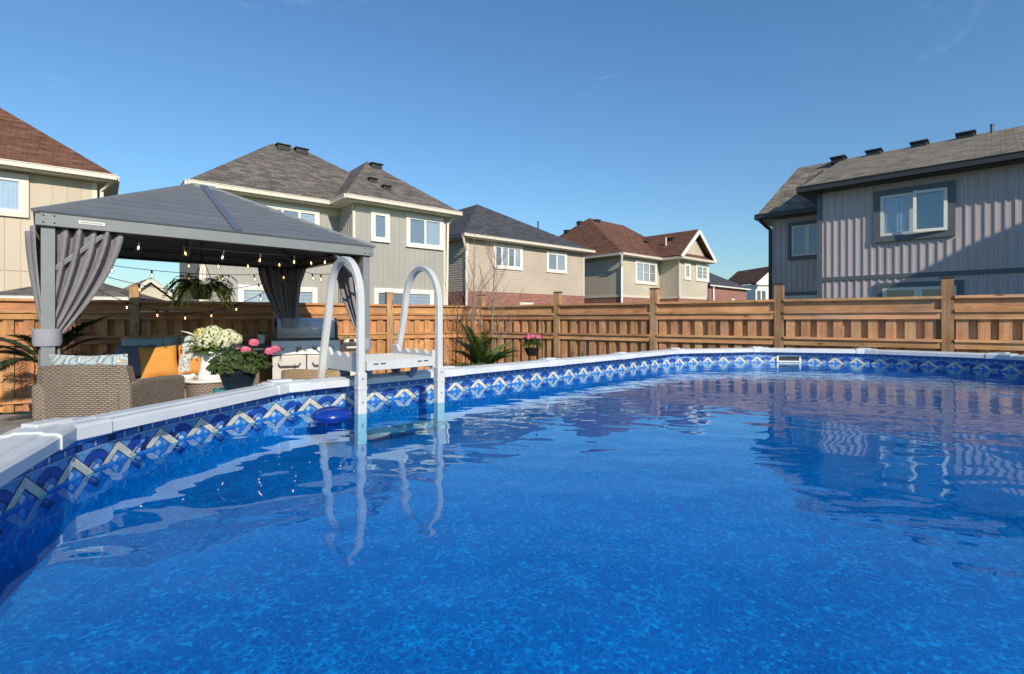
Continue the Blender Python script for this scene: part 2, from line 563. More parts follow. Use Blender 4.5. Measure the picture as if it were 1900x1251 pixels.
bed_m = M_plain('sand_joint', (0.10, 0.09, 0.08, 1), 0.95, var=0.2, scale=12, bmp=0.3)
lawn_m = M_plain('lawn_ground', (0.075, 0.10, 0.035, 1), 0.95, var=0.35, scale=2, bmp=0.6)
palm_m = M_leaf('palm_leaf', (0.045, 0.095, 0.025, 1), (0.18, 0.29, 0.07, 1), 0.4)
fern_m = M_leaf('fern_leaf', (0.03, 0.05, 0.012, 1), (0.10, 0.14, 0.03, 1), 0.5)
geran_m = M_leaf('geranium_leaf', (0.025, 0.045, 0.015, 1), (0.085, 0.12, 0.035, 1), 0.5)
bright_m = M_leaf('lettuce_leaf', (0.16, 0.30, 0.05, 1), (0.30, 0.50, 0.10, 1), 0.5)
hyd_y = M_leaf('hydrangea_yellow', (0.55, 0.50, 0.13, 1), (0.78, 0.72, 0.30, 1), 0.6)
hyd_g = M_leaf('hydrangea_cream', (0.58, 0.60, 0.30, 1), (0.85, 0.84, 0.62, 1), 0.6)
hyd_w = M_leaf('white_petal', (0.70, 0.70, 0.60, 1), (0.85, 0.85, 0.80, 1), 0.6)
pink_m = M_leaf('pink_petal', (0.62, 0.08, 0.18, 1), (0.85, 0.26, 0.36, 1), 0.5)

# houses
sid_beige = M_plain('beige_siding', (0.51, 0.43, 0.32, 1), 0.6, var=0.09, scale=0.9, bmp=0.04, objvar=0.04)
sid_sage = M_plain('sage_siding', (0.345, 0.338, 0.30, 1), 0.6, var=0.09, scale=0.9, bmp=0.04)
sid_tan = M_plain('tan_siding', (0.485, 0.405, 0.32, 1), 0.6, var=0.09, scale=0.9, bmp=0.03)
sid_cream = M_plain('cream_siding', (0.52, 0.46, 0.35, 1), 0.6, var=0.09, scale=0.9, bmp=0.03)
sid_mauve = M_plain('mauve_siding', (0.55, 0.47, 0.46, 1), 0.55, var=0.09, scale=0.9, bmp=0.04, objvar=0.05)
trim_dark = M_plain('slate_trim', (0.115, 0.135, 0.15, 1), 0.5, var=0.06)
trim_cream = M_plain('cream_trim', (0.66, 0.60, 0.49, 1), 0.5, var=0.05)
trim_white = M_plain('white_trim', (0.74, 0.72, 0.66, 1), 0.45, var=0.04)
gut_dark = M_plain('dark_gutter', (0.045, 0.042, 0.045, 1), 0.45)
brick_red = M_brick('red_brick', (0.34, 0.115, 0.08, 1), (0.25, 0.085, 0.065, 1), (0.36, 0.27, 0.23, 1), 0.22, 0.075, 0.010, 0.9, 0.5, 0.25)
sh_grey = M_brick('grey_shingles', (0.178, 0.156, 0.134, 1), (0.105, 0.093, 0.082, 1), (0.06, 0.058, 0.056, 1), 0.30, 0.145, 0.008, 0.9, 0.6, 0.38, 0.37)
sh_dark = M_brick('dark_shingles', (0.085, 0.087, 0.095, 1), (0.055, 0.057, 0.064, 1), (0.03, 0.03, 0.034, 1), 0.30, 0.145, 0.008, 0.9, 0.6, 0.35, 0.37)
sh_brown = M_brick('rust_shingles', (0.185, 0.088, 0.053, 1), (0.12, 0.055, 0.034, 1), (0.08, 0.04, 0.03, 1), 0.30, 0.145, 0.008, 0.9, 0.6, 0.32, 0.37)
sh_tan = M_brick('taupe_shingles', (0.275, 0.235, 0.175, 1), (0.165, 0.14, 0.105, 1), (0.07, 0.06, 0.05, 1), 0.30, 0.145, 0.008, 0.9, 0.6, 0.38, 0.37)

def M_pattern(name):
    """ikat print: nested diamonds and rings in blue, sand and white"""
    m, n, l, out = nt(name)
    p = principled(n, l, out, 0.9, 0, 0.2)
    tc = n.new('ShaderNodeTexCoord')
    mp = n.new('ShaderNodeMapping'); mp.inputs['Scale'].default_value = (7.5, 7.5, 7.5)
    l.new(tc.outputs['Object'], mp.inputs['Vector'])
    v = n.new('ShaderNodeTexVoronoi'); v.distance = 'MANHATTAN'; v.inputs['Randomness'].default_value = 0.22; v.inputs['Scale'].default_value = 1.0
    ds = noise(n, l, mp.outputs['Vector'], 1.5, 2)
    ad = n.new('ShaderNodeVectorMath'); ad.operation = 'MULTIPLY_ADD'; ad.inputs[1].default_value = (0.35, 0.35, 0.35)
    l.new(ds.outputs['Color'], ad.inputs[0]); l.new(mp.outputs['Vector'], ad.inputs[2])
    l.new(ad.outputs[0], v.inputs['Vector'])
    k = n.new('ShaderNodeMath'); k.operation = 'MULTIPLY'; k.inputs[1].default_value = 1.25
    l.new(v.outputs['Distance'], k.inputs[0])
    W, B, S, D, L_ = (0.62,0.62,0.56,1), (0.13,0.22,0.29,1), (0.36,0.30,0.20,1), (0.055,0.085,0.12,1), (0.33,0.44,0.47,1)
    r = ramp(n, [(0.0, D), (0.13, W), (0.20, B), (0.34, W), (0.40, S), (0.52, L_), (0.66, W), (0.72, B), (0.86, S), (0.98, L_)])
    r.color_ramp.interpolation = 'CONSTANT'
    l.new(k.outputs[0], r.inputs['Fac'])
    l.new(r.outputs['Color'], p.inputs['Base Color'])
    t = noise(n, l, tc.outputs['Object'], 240, 2)
    bump(n, l, p, t.outputs['Fac'], 0.3, 0.004)
    return m
pattern_m = M_pattern('ikat_print_cloth')

def M_emit(name, col, s):
    m, n, l, out = nt(name)
    e = n.new('ShaderNodeEmission'); e.inputs['Color'].default_value = col; e.inputs['Strength'].default_value = s
    l.new(e.outputs[0], out.inputs['Surface'])
    return m
filament_m = M_emit('lit_filament', (1.0, 0.60, 0.24, 1), 5)

def M_water():
    m, n, l, out = nt('pool_water')
    tc = n.new('ShaderNodeTexCoord')
    tr = n.new('ShaderNodeBsdfTransparent'); tr.inputs['Color'].default_value = (0.13, 0.74, 0.93, 1)
    gl = n.new('ShaderNodeBsdfGlossy'); gl.inputs['Roughness'].default_value = 0.0; gl.inputs['Color'].default_value = (0.76, 0.95, 1.0, 1)
    # slow swell
    mp = n.new('ShaderNodeMapping'); mp.inputs['Rotation'].default_value = (0, 0, rad(25)); mp.inputs['Scale'].default_value = (1.0, 1.5, 1)
    l.new(tc.outputs['Object'], mp.inputs['Vector'])
    a = noise(n, l, mp.outputs['Vector'], 3.2, 1.5, 0.45, 0.4)
    b = noise(n, l, mp.outputs['Vector'], 13, 2, 0.5, 0.3)
    # the far end, where the return jet stirs it, carries more ripple
    g = n.new('ShaderNodeVectorMath'); g.operation = 'DOT_PRODUCT'; g.inputs[1].default_value = (0.55, 0.83, 0)
    l.new(tc.outputs['Object'], g.inputs[0])
    mr = n.new('ShaderNodeMapRange'); mr.inputs[1].default_value = 2.4; mr.inputs[2].default_value = 5.5; mr.inputs[3].default_value = 0.04; mr.inputs[4].default_value = 1.0
    l.new(g.outputs['Value'], mr.inputs[0])
    ml = n.new('ShaderNodeMath'); ml.operation = 'MULTIPLY'; l.new(b.outputs['Fac'], ml.inputs[0]); l.new(mr.outputs[0], ml.inputs[1])
    m2 = n.new('ShaderNodeMath'); m2.operation = 'MULTIPLY'; m2.inputs[1].default_value = 0.24; l.new(ml.outputs[0], m2.inputs[0])
    ad = n.new('ShaderNodeMath'); ad.operation = 'ADD'; l.new(a.outputs['Fac'], ad.inputs[0]); l.new(m2.outputs[0], ad.inputs[1])
    bp = n.new('ShaderNodeBump'); bp.inputs['Strength'].default_value = 1.0; bp.inputs['Distance'].default_value = 0.0052
    l.new(ad.outputs[0], bp.inputs['Height']); l.new(bp.outputs['Normal'], gl.inputs['Normal'])
    mx = n.new('ShaderNodeMixShader')
    l.new(schlick(n, l, 0.03, bp.outputs['Normal'], 4.2), mx.inputs[0]); l.new(tr.outputs[0], mx.inputs[1]); l.new(gl.outputs[0], mx.inputs[2])
    l.new(mx.outputs[0], out.inputs['Surface'])
    return m
water_m = M_water()

def M_liner(name, vert=False):
    """printed vinyl: deep blue with a fine paler web and pebble flecks"""
    m, n, l, out = nt(name)
    p = principled(n, l, out, 0.55, 0, 0.3)
    tc = n.new('ShaderNodeTexCoord')
    d = noise(n, l, tc.outputs['Object'], 11, 3, 0.6)
    ad = n.new('ShaderNodeVectorMath'); ad.operation = 'MULTIPLY_ADD'; ad.inputs[1].default_value = (0.085, 0.085, 0.085)
    l.new(d.outputs['Color'], ad.inputs[0]); l.new(tc.outputs['Object'], ad.inputs[2])
    def web(scale, w0, w1):
        v = n.new('ShaderNodeTexVoronoi'); v.feature = 'DISTANCE_TO_EDGE'; v.inputs['Scale'].default_value = scale
        l.new(ad.outputs[0], v.inputs['Vector'])
        r = ramp(n, [(w0, (1,1,1,1)), (w1, (0,0,0,1))]); l.new(v.outputs['Distance'], r.inputs['Fac'])
        return r.outputs['Color']
    w1 = web(29, 0.0, 0.12)
    w2 = web(60, 0.0, 0.14)
    msk = noise(n, l, tc.outputs['Object'], 15, 3)
    rm = ramp(n, [(0.42, (0,0,0,1)), (0.66, (1,1,1,1))]); l.new(msk.outputs['Fac'], rm.inputs['Fac'])
    big = noise(n, l, tc.outputs['Object'], 2.2, 4)
    rb = ramp(n, [(0.3, (0.0020, 0.145, 0.40, 1)), (0.7, (0.0030, 0.205, 0.51, 1))]); l.new(big.outputs['Fac'], rb.inputs['Fac'])
    f1 = n.new('ShaderNodeMath'); f1.operation = 'MULTIPLY'; l.new(w1, f1.inputs[0]); l.new(rm.outputs['Color'], f1.inputs[1])
    f1b = n.new('ShaderNodeMath'); f1b.operation = 'MULTIPLY'; f1b.inputs[1].default_value = 0.75; l.new(f1.outputs[0], f1b.inputs[0])
    f2 = n.new('ShaderNodeMath'); f2.operation = 'MULTIPLY'; f2.inputs[1].default_value = 0.26; l.new(w2, f2.inputs[0])
    mxm = n.new('ShaderNodeMath'); mxm.operation = 'MAXIMUM'; l.new(f1b.outputs[0], mxm.inputs[0]); l.new(f2.outputs[0], mxm.inputs[1])
    c = mixrgb(n, l, mxm.outputs[0], rb.outputs['Color'], (0.04, 0.56, 0.88, 1))
    fl = noise(n, l, tc.outputs['Object'], 62, 3)
    rf = ramp(n, [(0.56, (0,0,0,1)), (0.70, (0.9,0.9,0.9,1))]); l.new(fl.outputs['Fac'], rf.inputs['Fac'])
    c = mixrgb(n, l, rf.outputs['Color'], c, (0.04, 0.56, 0.86, 1))
    l.new(c, p.inputs['Base Color'])
    return m
liner_m = M_liner('blue_liner')
# ================================================================== setting
g = MB(); g.face([(-400,-400,-0.012),(400,-400,-0.012),(400,400,-0.012),(-400,400,-0.012)])
tag(g.build('ground', lawn_m), kind='structure')

# ------------------------------------------------------------------ pool
SEG = 1.2
def hd(a): return Vector((math.cos(rad(a)), math.sin(rad(a))))
p1 = Vector((-1.30, 2.95))
poly = [p1]
for a in (45,45,45,45,15,-15,-45,-78):          # the straight far side, then round the far end
    poly.append(poly[-1] + hd(a)*SEG)
near = [p1]
for a, L_ in ((79,1.2),(116,1.87),(155,1.15),(188,1.2),(224,1.2)):   # from p1 back round the near end, under the viewer
    near.append(near[-1] - hd(a)*L_)
POLY8 = poly[8]
for k in range(1, 4):                           # the other straight side
    poly.append(POLY8.lerp(near[-1], k/4))
poly += near[:0:-1]
NP = len(poly)
cen = sum(poly, Vector((0,0)))/NP
def offset_pt(i, o):
    a, b, c = poly[i-1], poly[i], poly[(i+1) % NP]
    d1, d2 = (b-a).normalized(), (c-b).normalized()
    n1, n2 = Vector((-d1.y, d1.x)), Vector((-d2.y, d2.x))
    if (b-cen).dot(n1) < 0: n1, n2 = -n1, -n2
    bi = (n1+n2).normalized()
    return b + bi*(o/max(0.3, bi.dot(n1)))
def chaikin(pts, k=3):
    for _ in range(k):
        q = []
        for i in range(len(pts)):
            a, b = pts[i], pts[(i+1) % len(pts)]
            q += [a*0.75+b*0.25, a*0.25+b*0.75]
        pts = q
    return pts
wall = chaikin([offset_pt(i, 0.118) for i in range(NP)])
outer = chaikin([offset_pt(i, 0.172) for i in range(NP)])
WATER_Z, FLOOR_Z, RIM = EYE-0.558, 0.575, EYE-0.42

pool = thing('swimming_pool', 'oval above-ground pool with white top rails and blue patterned liner', 'pool', (cen.x, cen.y, 0))
PM = Matrix.Translation((-cen.x, -cen.y, 0))
mb = MB(); mb.M = PM
NW = len(wall)
for i in range(NW):
    a, b = wall[i], wall[(i+1) % NW]
    mb.face([(b.x,b.y,FLOOR_Z),(a.x,a.y,FLOOR_Z),(a.x,a.y,RIM+.015),(b.x,b.y,RIM+.015)])
mb.face([(p.x,p.y,FLOOR_Z) for p in wall[::-1]])
mb.build('liner', liner_m, pool)
mb = MB(); mb.M = PM
for i in range(len(outer)):
    a, b = outer[i], outer[(i+1) % len(outer)]
    mb.face([(a.x,a.y,-0.01),(b.x,b.y,-0.01),(b.x,b.y,0.92),(a.x,a.y,0.92)])
mb.build('outer_wall', rail_white, pool)

# top rails: straight capped sections mitred at the corners, with a cover on each joint
PROF = [(0.0,RIM),(0.0,RIM+.036),(0.012,RIM+.045),(0.05,RIM+.047),(0.058,RIM+.052),(0.125,RIM+.052),(0.133,RIM+.046),(0.165,RIM+.042),(0.18,RIM+.028),(0.18,RIM-.03),(0.165,RIM-.03),(0.155,RIM+.02),(0.02,RIM+.02),(0.012,RIM)]
def rail_section(mb, stations):
    """stations: list of functions o -> xy"""
    rings = [[mb.vert((st(o).x, st(o).y, z)) for o, z in PR] for st in stations]
    n = len(PR)
    for A, B in zip(rings, rings[1:]):
        for k in range(n):
            mb.idx((A[k], A[(k+1)%n], B[(k+1)%n], B[k]))
    mb.idx(rings[0][::-1]); mb.idx(rings[-1])
for i in range(NP):
    j = (i+1) % NP
    def st(t, i=i, j=j): return lambda o: offset_pt(i, o)*(1-t) + offset_pt(j, o)*t
    PR = PROF
    mb = MB(); mb.M = PM
    rail_section(mb, [st(0.004), st(0.996)])
    mb.build('top_rail', rail_white, pool)
for i in range(NP):
    def st(t, i=i):
        k = (i-1) % NP if t < 0 else i
        tt = 1+t if t < 0 else t
        return lambda o: offset_pt(k, o)*(1-tt) + offset_pt((k+1) % NP, o)*tt
    PR = [(-0.006,RIM-.004)] + [(o+(0.006 if o > .09 else -0.006), z+.007) for o, z in PROF[1:9]] + [(0.188,RIM-.04),(0.150,RIM-.04),(0.150,RIM+.012),(0.025,RIM+.012),(0.01,RIM-.004)]
    mb = MB(); mb.M = PM
    rail_section(mb, [st(-0.075), st(0.0), st(0.11)])
    # raised clip in the middle of the cover
    c = offset_pt(i, 0.09); d = (poly[(i+1) % NP]-poly[i]).normalized()
    n_ = Vector((-d.y, d.x))
    q = [c + d*a + n_*b for a, b in ((-.05,-.035),(.07,-.035),(.07,.035),(-.05,.035))]
    mb.prism([(p.x,p.y) for p in q], RIM+.05, RIM+.068)
    mb.build('rail_joint_cover', rail_white, pool, bevel=0.004)
    # upright on the outside
    c = offset_pt(i, 0.212)
    q = [c + d*a + n_*b for a, b in ((-.07,-.022),(.07,-.022),(.07,.022),(-.07,.022))]
    mb = MB(); mb.M = PM
    mb.prism([(p.x,p.y) for p in q], -.012, RIM-.005)
    mb.build('upright', rail_white, pool)

# printed border of the liner: a flat print, drawn as thin shapes on the wall
per = [0.0]
for i in range(NW): per.append(per[-1] + (wall[(i+1) % NW]-wall[i]).length)
LEN = per[-1]
import bisect
def on_wall(s, z, lift):
    s = s % LEN
    i = min(NW-1, bisect.bisect_right(per, s)-1)
    a, b = wall[i], wall[(i+1) % NW]
    t = (s-per[i])/max(1e-6, per[i+1]-per[i])
    d = (b-a).normalized(); n_ = Vector((-d.y, d.x))
    if (a-cen).dot(n_) > 0: n_ = -n_
    p = a.lerp(b, t) + n_*lift
    return (p.x, p.y, z)
BZ = RIM-.018
bcol = {}
def bm_(name, c, v=0.12, s=30): return M_plain('print_'+name, c, 0.5, var=v, scale=s, bmp=0)
b_base = bm_('mid_blue', (0.02, 0.17, 0.50, 1), 0.35, 40)
b_pale = bm_('pale_blue', (0.095, 0.25, 0.50, 1), 0.45, 55)
b_navy = bm_('navy', (0.004, 0.018, 0.11, 1), 0.3)
b_roy = bm_('royal', (0.008, 0.05, 0.30, 1), 0.3)
b_tile = bm_('tile_blue', (0.03, 0.15, 0.46, 1), 0.3, 60)
b_cream = bm_('cream', (0.50, 0.49, 0.42, 1), 0.28, 30)
b_lite = bm_('light', (0.33, 0.45, 0.62, 1), 0.25, 40)
border = MB(); border.M = PM
BM = [b_base, b_pale, b_navy, b_roy, b_tile, b_cream, b_lite]
def strip(s0, s1, z0, z1, lift, m, n=1):
    for k in range(n):
        a, b = s0+(s1-s0)*k/n, s0+(s1-s0)*(k+1)/n
        border.face([on_wall(b,z0,lift), on_wall(a,z0,lift), on_wall(a,z1,lift), on_wall(b,z1,lift)], m)
def shape(pts, lift, m): border.face([on_wall(s, z, lift) for s, z in pts], m)
NPER = round(LEN/0.236); PER = LEN/NPER
full = max(200, NPER*4)
strip(0, LEN, BZ-.150, BZ+.017, .0010, 0, full)
strip(0, LEN, BZ-.078, BZ-.031, .0014, 1, full)
strip(0, LEN, BZ-.031, BZ-.004, .0014, 2, full)
strip(0, LEN, BZ-.0345, BZ-.0315, .0018, 6, full)
NT = NPER*3; TW = LEN/NT
for k in range(NT):
    s = k*TW
    strip(s+.010, s+TW-.010-.004, BZ-.0275, BZ-.0085, .0018, 4)
    strip(s-.0085, s+.0045, BZ-.0275, BZ-.0085, .0018, 6)
    for q in range(5):
        a = s+.014+q*.0095
        strip(a, a+.0022, BZ-.0255, BZ-.012, .0022, 3)
def chevron(s, top, dirn, m_out, m_in, wid, half, lift):
    """thick inverted V whose right leg runs on longer than the left"""
    zl, zr = top-dirn*.074, top-dirn*.098
    hl, hr = half*.86, half*1.16
    def v(oo, oi, L, m):
        k = dirn
        shape([(s-hl-oo, zl), (s-hl+wid+oi, zl), (s, top-k*(wid*0.85)-k*oi*0.8), (s, top+k*oo*0.8)], L, m)
        shape([(s, top+k*oo*0.8), (s, top-k*(wid*0.85)-k*oi*0.8), (s+hr-wid-oi, zr), (s+hr+oo, zr)], L, m)
    v(.006, .006, lift, m_out); v(0, 0, lift+.0004, m_in)
def arc(s, zc, ro, ri, sgn, m, lift, n=10):
    for k in range(n):
        a0, a1 = math.pi*k/n, math.pi*(k+1)/n
        shape([(s+ro*math.cos(a0), zc+sgn*ro*math.sin(a0)*0.9), (s+ro*math.cos(a1), zc+sgn*ro*math.sin(a1)*0.9),
               (s+ri*math.cos(a1), zc+sgn*ri*math.sin(a1)*0.9), (s+ri*math.cos(a0), zc+sgn*ri*math.sin(a0)*0.9)], lift, m)
def diamond(s, z, w, h, m, lift):
    shape([(s-w, z), (s, z-h), (s+w, z), (s, z+h)], lift, m)
for k in range(NPER):
    s = (k+.5)*PER
    s2 = s + PER*0.5
    for sg, zt, zc in ((1, BZ-.036, BZ-.112),):
        c_in, c_lt = (5, 6) if sg > 0 else (3, 4)
        arc(s2, zc, .079, .0, sg, 2, .0018)
        arc(s2, zc, .074, .046, sg, 3, .0022)
        arc(s2, zc, .040, .020, sg, 4, .0022)
        arc(s2, zc, .018, .0, sg, c_lt, .0022)
        diamond(s2-.03, zc-.030, .026, .020, 3, .0020); diamond(s2+.03, zc-.030, .026, .020, 4, .0020); diamond(s2, zc-.052, .026, .020, 2, .0020)
        diamond(s-.015, zc+sg*.012, .020, .016, c_lt, .0022)
        diamond(s+.030, zc+sg*.006, .017, .013, 1 if sg > 0 else 4, .0022)
        chevron(s, zt, sg, 2, c_in, .042, .104, .0026)
        shape([(s+.060, zc+sg*.000), (s+.078, zc), (s+.118, zc+sg*.026), (s+.106, zc+sg*.030)], .0034, 2)
        shape([(s+.065, zc+sg*.002), (s+.076, zc+sg*.002), (s+.112, zc+sg*.025), (s+.106, zc+sg*.027)], .0037, c_in)
border.build('printed_border', BM, pool)

# skimmer mouth in the far wall
sk0, sk1 = P(1440, 667, 6.50), P(1482, 667, 6.48)
def frame_on_wall(px, w):
    """wall parameter nearest to a photo column at the far end"""
    best = min(range(NW), key=lambda i: abs((wall[i].x/wall[i].y)-(px-950)/FPX) + (10 if wall[i].y < 5 else 0))
    return per[best]
s0 = frame_on_wall(1461, .3)
mb = MB(); mb.M = PM
def plate(sa, sb, za, zb, lift, depth):
    A = [on_wall(sa,za,lift+depth), on_wall(sb,za,lift+depth), on_wall(sb,zb,lift+depth), on_wall(sa,zb,lift+depth)]
    B = [on_wall(sa,za,lift), on_wall(sb,za,lift), on_wall(sb,zb,lift), on_wall(sa,zb,lift)]
    a = [mb.vert(p) for p in A]; b = [mb.vert(p) for p in B]
    mb.idx(a); mb.idx(b[::-1])
    for k in range(4): mb.idx((a[k], b[k], b[(k+1)%4], a[(k+1)%4]))
for sa, sb, za, zb in ((-.15,.15,.842,.858),(-.15,.15,.766,.786),(-.15,-.125,.786,.842),(.125,.15,.786,.842)):
    plate(s0+sa, s0+sb, za, zb, .004, .014)
skm = mb.build('skimmer_frame', white_vinyl, pool)
mb = MB(); mb.M = PM
plate(s0-.124, s0+.124, .787, .841, .004, .003)
mb.build('skimmer_flap', black_m, pool)

mb = MB(); mb.face([(p.x,p.y,WATER_Z) for p in wall[::-1]])
tag(mb.build('water', water_m), kind='structure')
wt = bpy.data.objects['water']
if wt.data.polygons[0].normal.z < 0: wt.data.flip_normals()

# ------------------------------------------------------------------ paved patio, stone by stone where it shows
mb = MB(); mb.face([(-9.5,2.0,-.006),(-1.9,2.0,-.006),(-1.0,9.8,-.006),(-9.5,5.4,-.006)])
pat = tag(mb.build('patio', bed_m), kind='structure')
stone = MB(); stone.box(-.118,.118,-.118,.118,-.02,.016)
sme = stone.mesh('paver', stone_m)
for ix in range(15):
    for iy in range(14):
        x, y = -7.4+ix*.245, 3.95+iy*.245
        x += (iy % 2)*.12
        if x*(-.498)+y*.867 > 9.45: continue
        ux, vy = (x+4.0)*.65+(y-4.3)*.76, (x+4.0)*-.76+(y-4.3)*.65
        inst(sme, 'paver', pat, (x, y, rnd.uniform(-.002,.002)), (0,0,rnd.uniform(-.008,.008)))

# ------------------------------------------------------------------ fence
def wood_box(name, mat, dims):
    m = MB(); m.box(-dims[0]/2, dims[0]/2, -dims[1]/2, dims[1]/2, -dims[2]/2, dims[2]/2)
    return m.mesh(name, mat)
FTOP = EYE+.30
def fence(label, origin, ang, nb, sp, per_bay, first_post, caps, rx):
    wx, wz = (wood_x2, wood_z2) if caps else (wood_x, wood_z)
    th = thing('wooden_fence', label, 'fence', (origin[0], origin[1], 0), ang)
    z0 = -.01
    post = wood_box('post', post_wood, (.118, .118, FTOP+.21-z0))
    capm = wood_box('post_cap', cap_metal if caps else post_wood, (.128, .128, .022))
    clear = sp-.118
    pitch = clear/per_bay
    top = wood_box('cap_rail', wx, (clear-.004, .128, .036))
    fas = wood_box('fascia_board', wx, (clear-.004, .026, .132))
    led = wood_box('ledge_rail', wx, (clear-.004, .075, .034))
    rai = wood_box('rail', wx, (clear-.004, .030, .082))
    bz0, bz1 = .04, FTOP-.175
    brd = wood_box('fence_board', wz, (.112, .016, bz1-bz0))
    for k in range(first_post, nb+1):
        x = k*sp
        inst(post, 'post', th, (x, 0, (FTOP+.21+z0)/2), (0, rnd.uniform(-.004,.004), rnd.uniform(-.03,.03)))
        inst(capm, 'post_cap', th, (x, 0, FTOP+.2225))
    for k in range(first_post, nb):
        xm = (k+.5)*sp
        j = lambda a: rnd.uniform(-a, a)
        inst(top, 'cap_rail', th, (xm, -.012, FTOP-.018), (0, j(.003), 0))
        inst(fas, 'fascia_board', th, (xm, -.012, FTOP-.103), (0, j(.002), 0))
        inst(led, 'ledge_rail', th, (xm, -.038, FTOP-.187), (0, j(.003), 0))
        inst(rai, 'rail', th, (xm, -.035, FTOP-.248), (0, j(.003), 0))
        inst(led, 'ledge_rail', th, (xm, -.038, FTOP-.555), (0, j(.004), 0))
        inst(rai, 'rail', th, (xm, -.035, FTOP-.616), (0, j(.004), 0))
        inst(rai, 'rail', th, (xm, -.035, .20), (0, j(.004), 0))
        inst(brd, 'fence_board', th, (k*sp+.112, .030, (bz0+bz1)/2))
        for q in range(per_bay):
            xf = k*sp+.059+(q+.42)*pitch
            inst(brd, 'fence_board', th, (xf+j(.006), -.0105, (bz0+bz1)/2+j(.006)), (0, j(.004), j(.03)))
            xb = k*sp+.059+(q+.92)*pitch
            inst(brd, 'fence_board', th, (min(xb, (k+1)*sp-.118)+j(.006), .030, (bz0+bz1)/2+j(.006)), (0, j(.004), j(.03)))
    return th
CORNER = (-.65, 10.65)
fa_r = math.atan2(-.582, .813)
fence('cedar shadowbox fence running to the right behind the far end of the pool', CORNER, fa_r, 7, 1.866, 9, 0, True, 1)
fa_l = math.atan2(.498, .867)
lo = (CORNER[0]-6*1.96*.867, CORNER[1]-6*1.96*.498)
fl = fence('cedar fence standing behind the gazebo and the barbecue on the left', lo, fa_l, 5, 1.96, 9, 0, False, -1)
# last bay up to the shared corner post
def last_bay():
    sp, k, th, per_bay = 1.96, 5, fl, 9
    src = {}
    for c in fl.children: src.setdefault(c.name.split('.')[0], c.data)
    xm = (k+.5)*sp
    for n_, y, z in (('cap_rail',-.012,FTOP-.018),('fascia_board',-.012,FTOP-.103),('ledge_rail',-.038,FTOP-.187),('rail',-.035,FTOP-.248),('ledge_rail',-.038,FTOP-.555),('rail',-.035,FTOP-.616),('rail',-.035,.20)):
        inst(src[n_], n_, th, (xm, y, z))
    pitch = (sp-.118)/per_bay
    for q in range(per_bay):
        inst(src['fence_board'], 'fence_board', th, (k*sp+.059+(q+.42)*pitch, -.0105, (.04+FTOP-.175)/2), (0,0,rnd.uniform(-.03,.03)))
        inst(src['fence_board'], 'fence_board', th, (min(k*sp+.059+(q+.92)*pitch, (k+1)*sp-.118), .030, (.04+FTOP-.175)/2), (0,0,rnd.uniform(-.03,.03)))
last_bay()

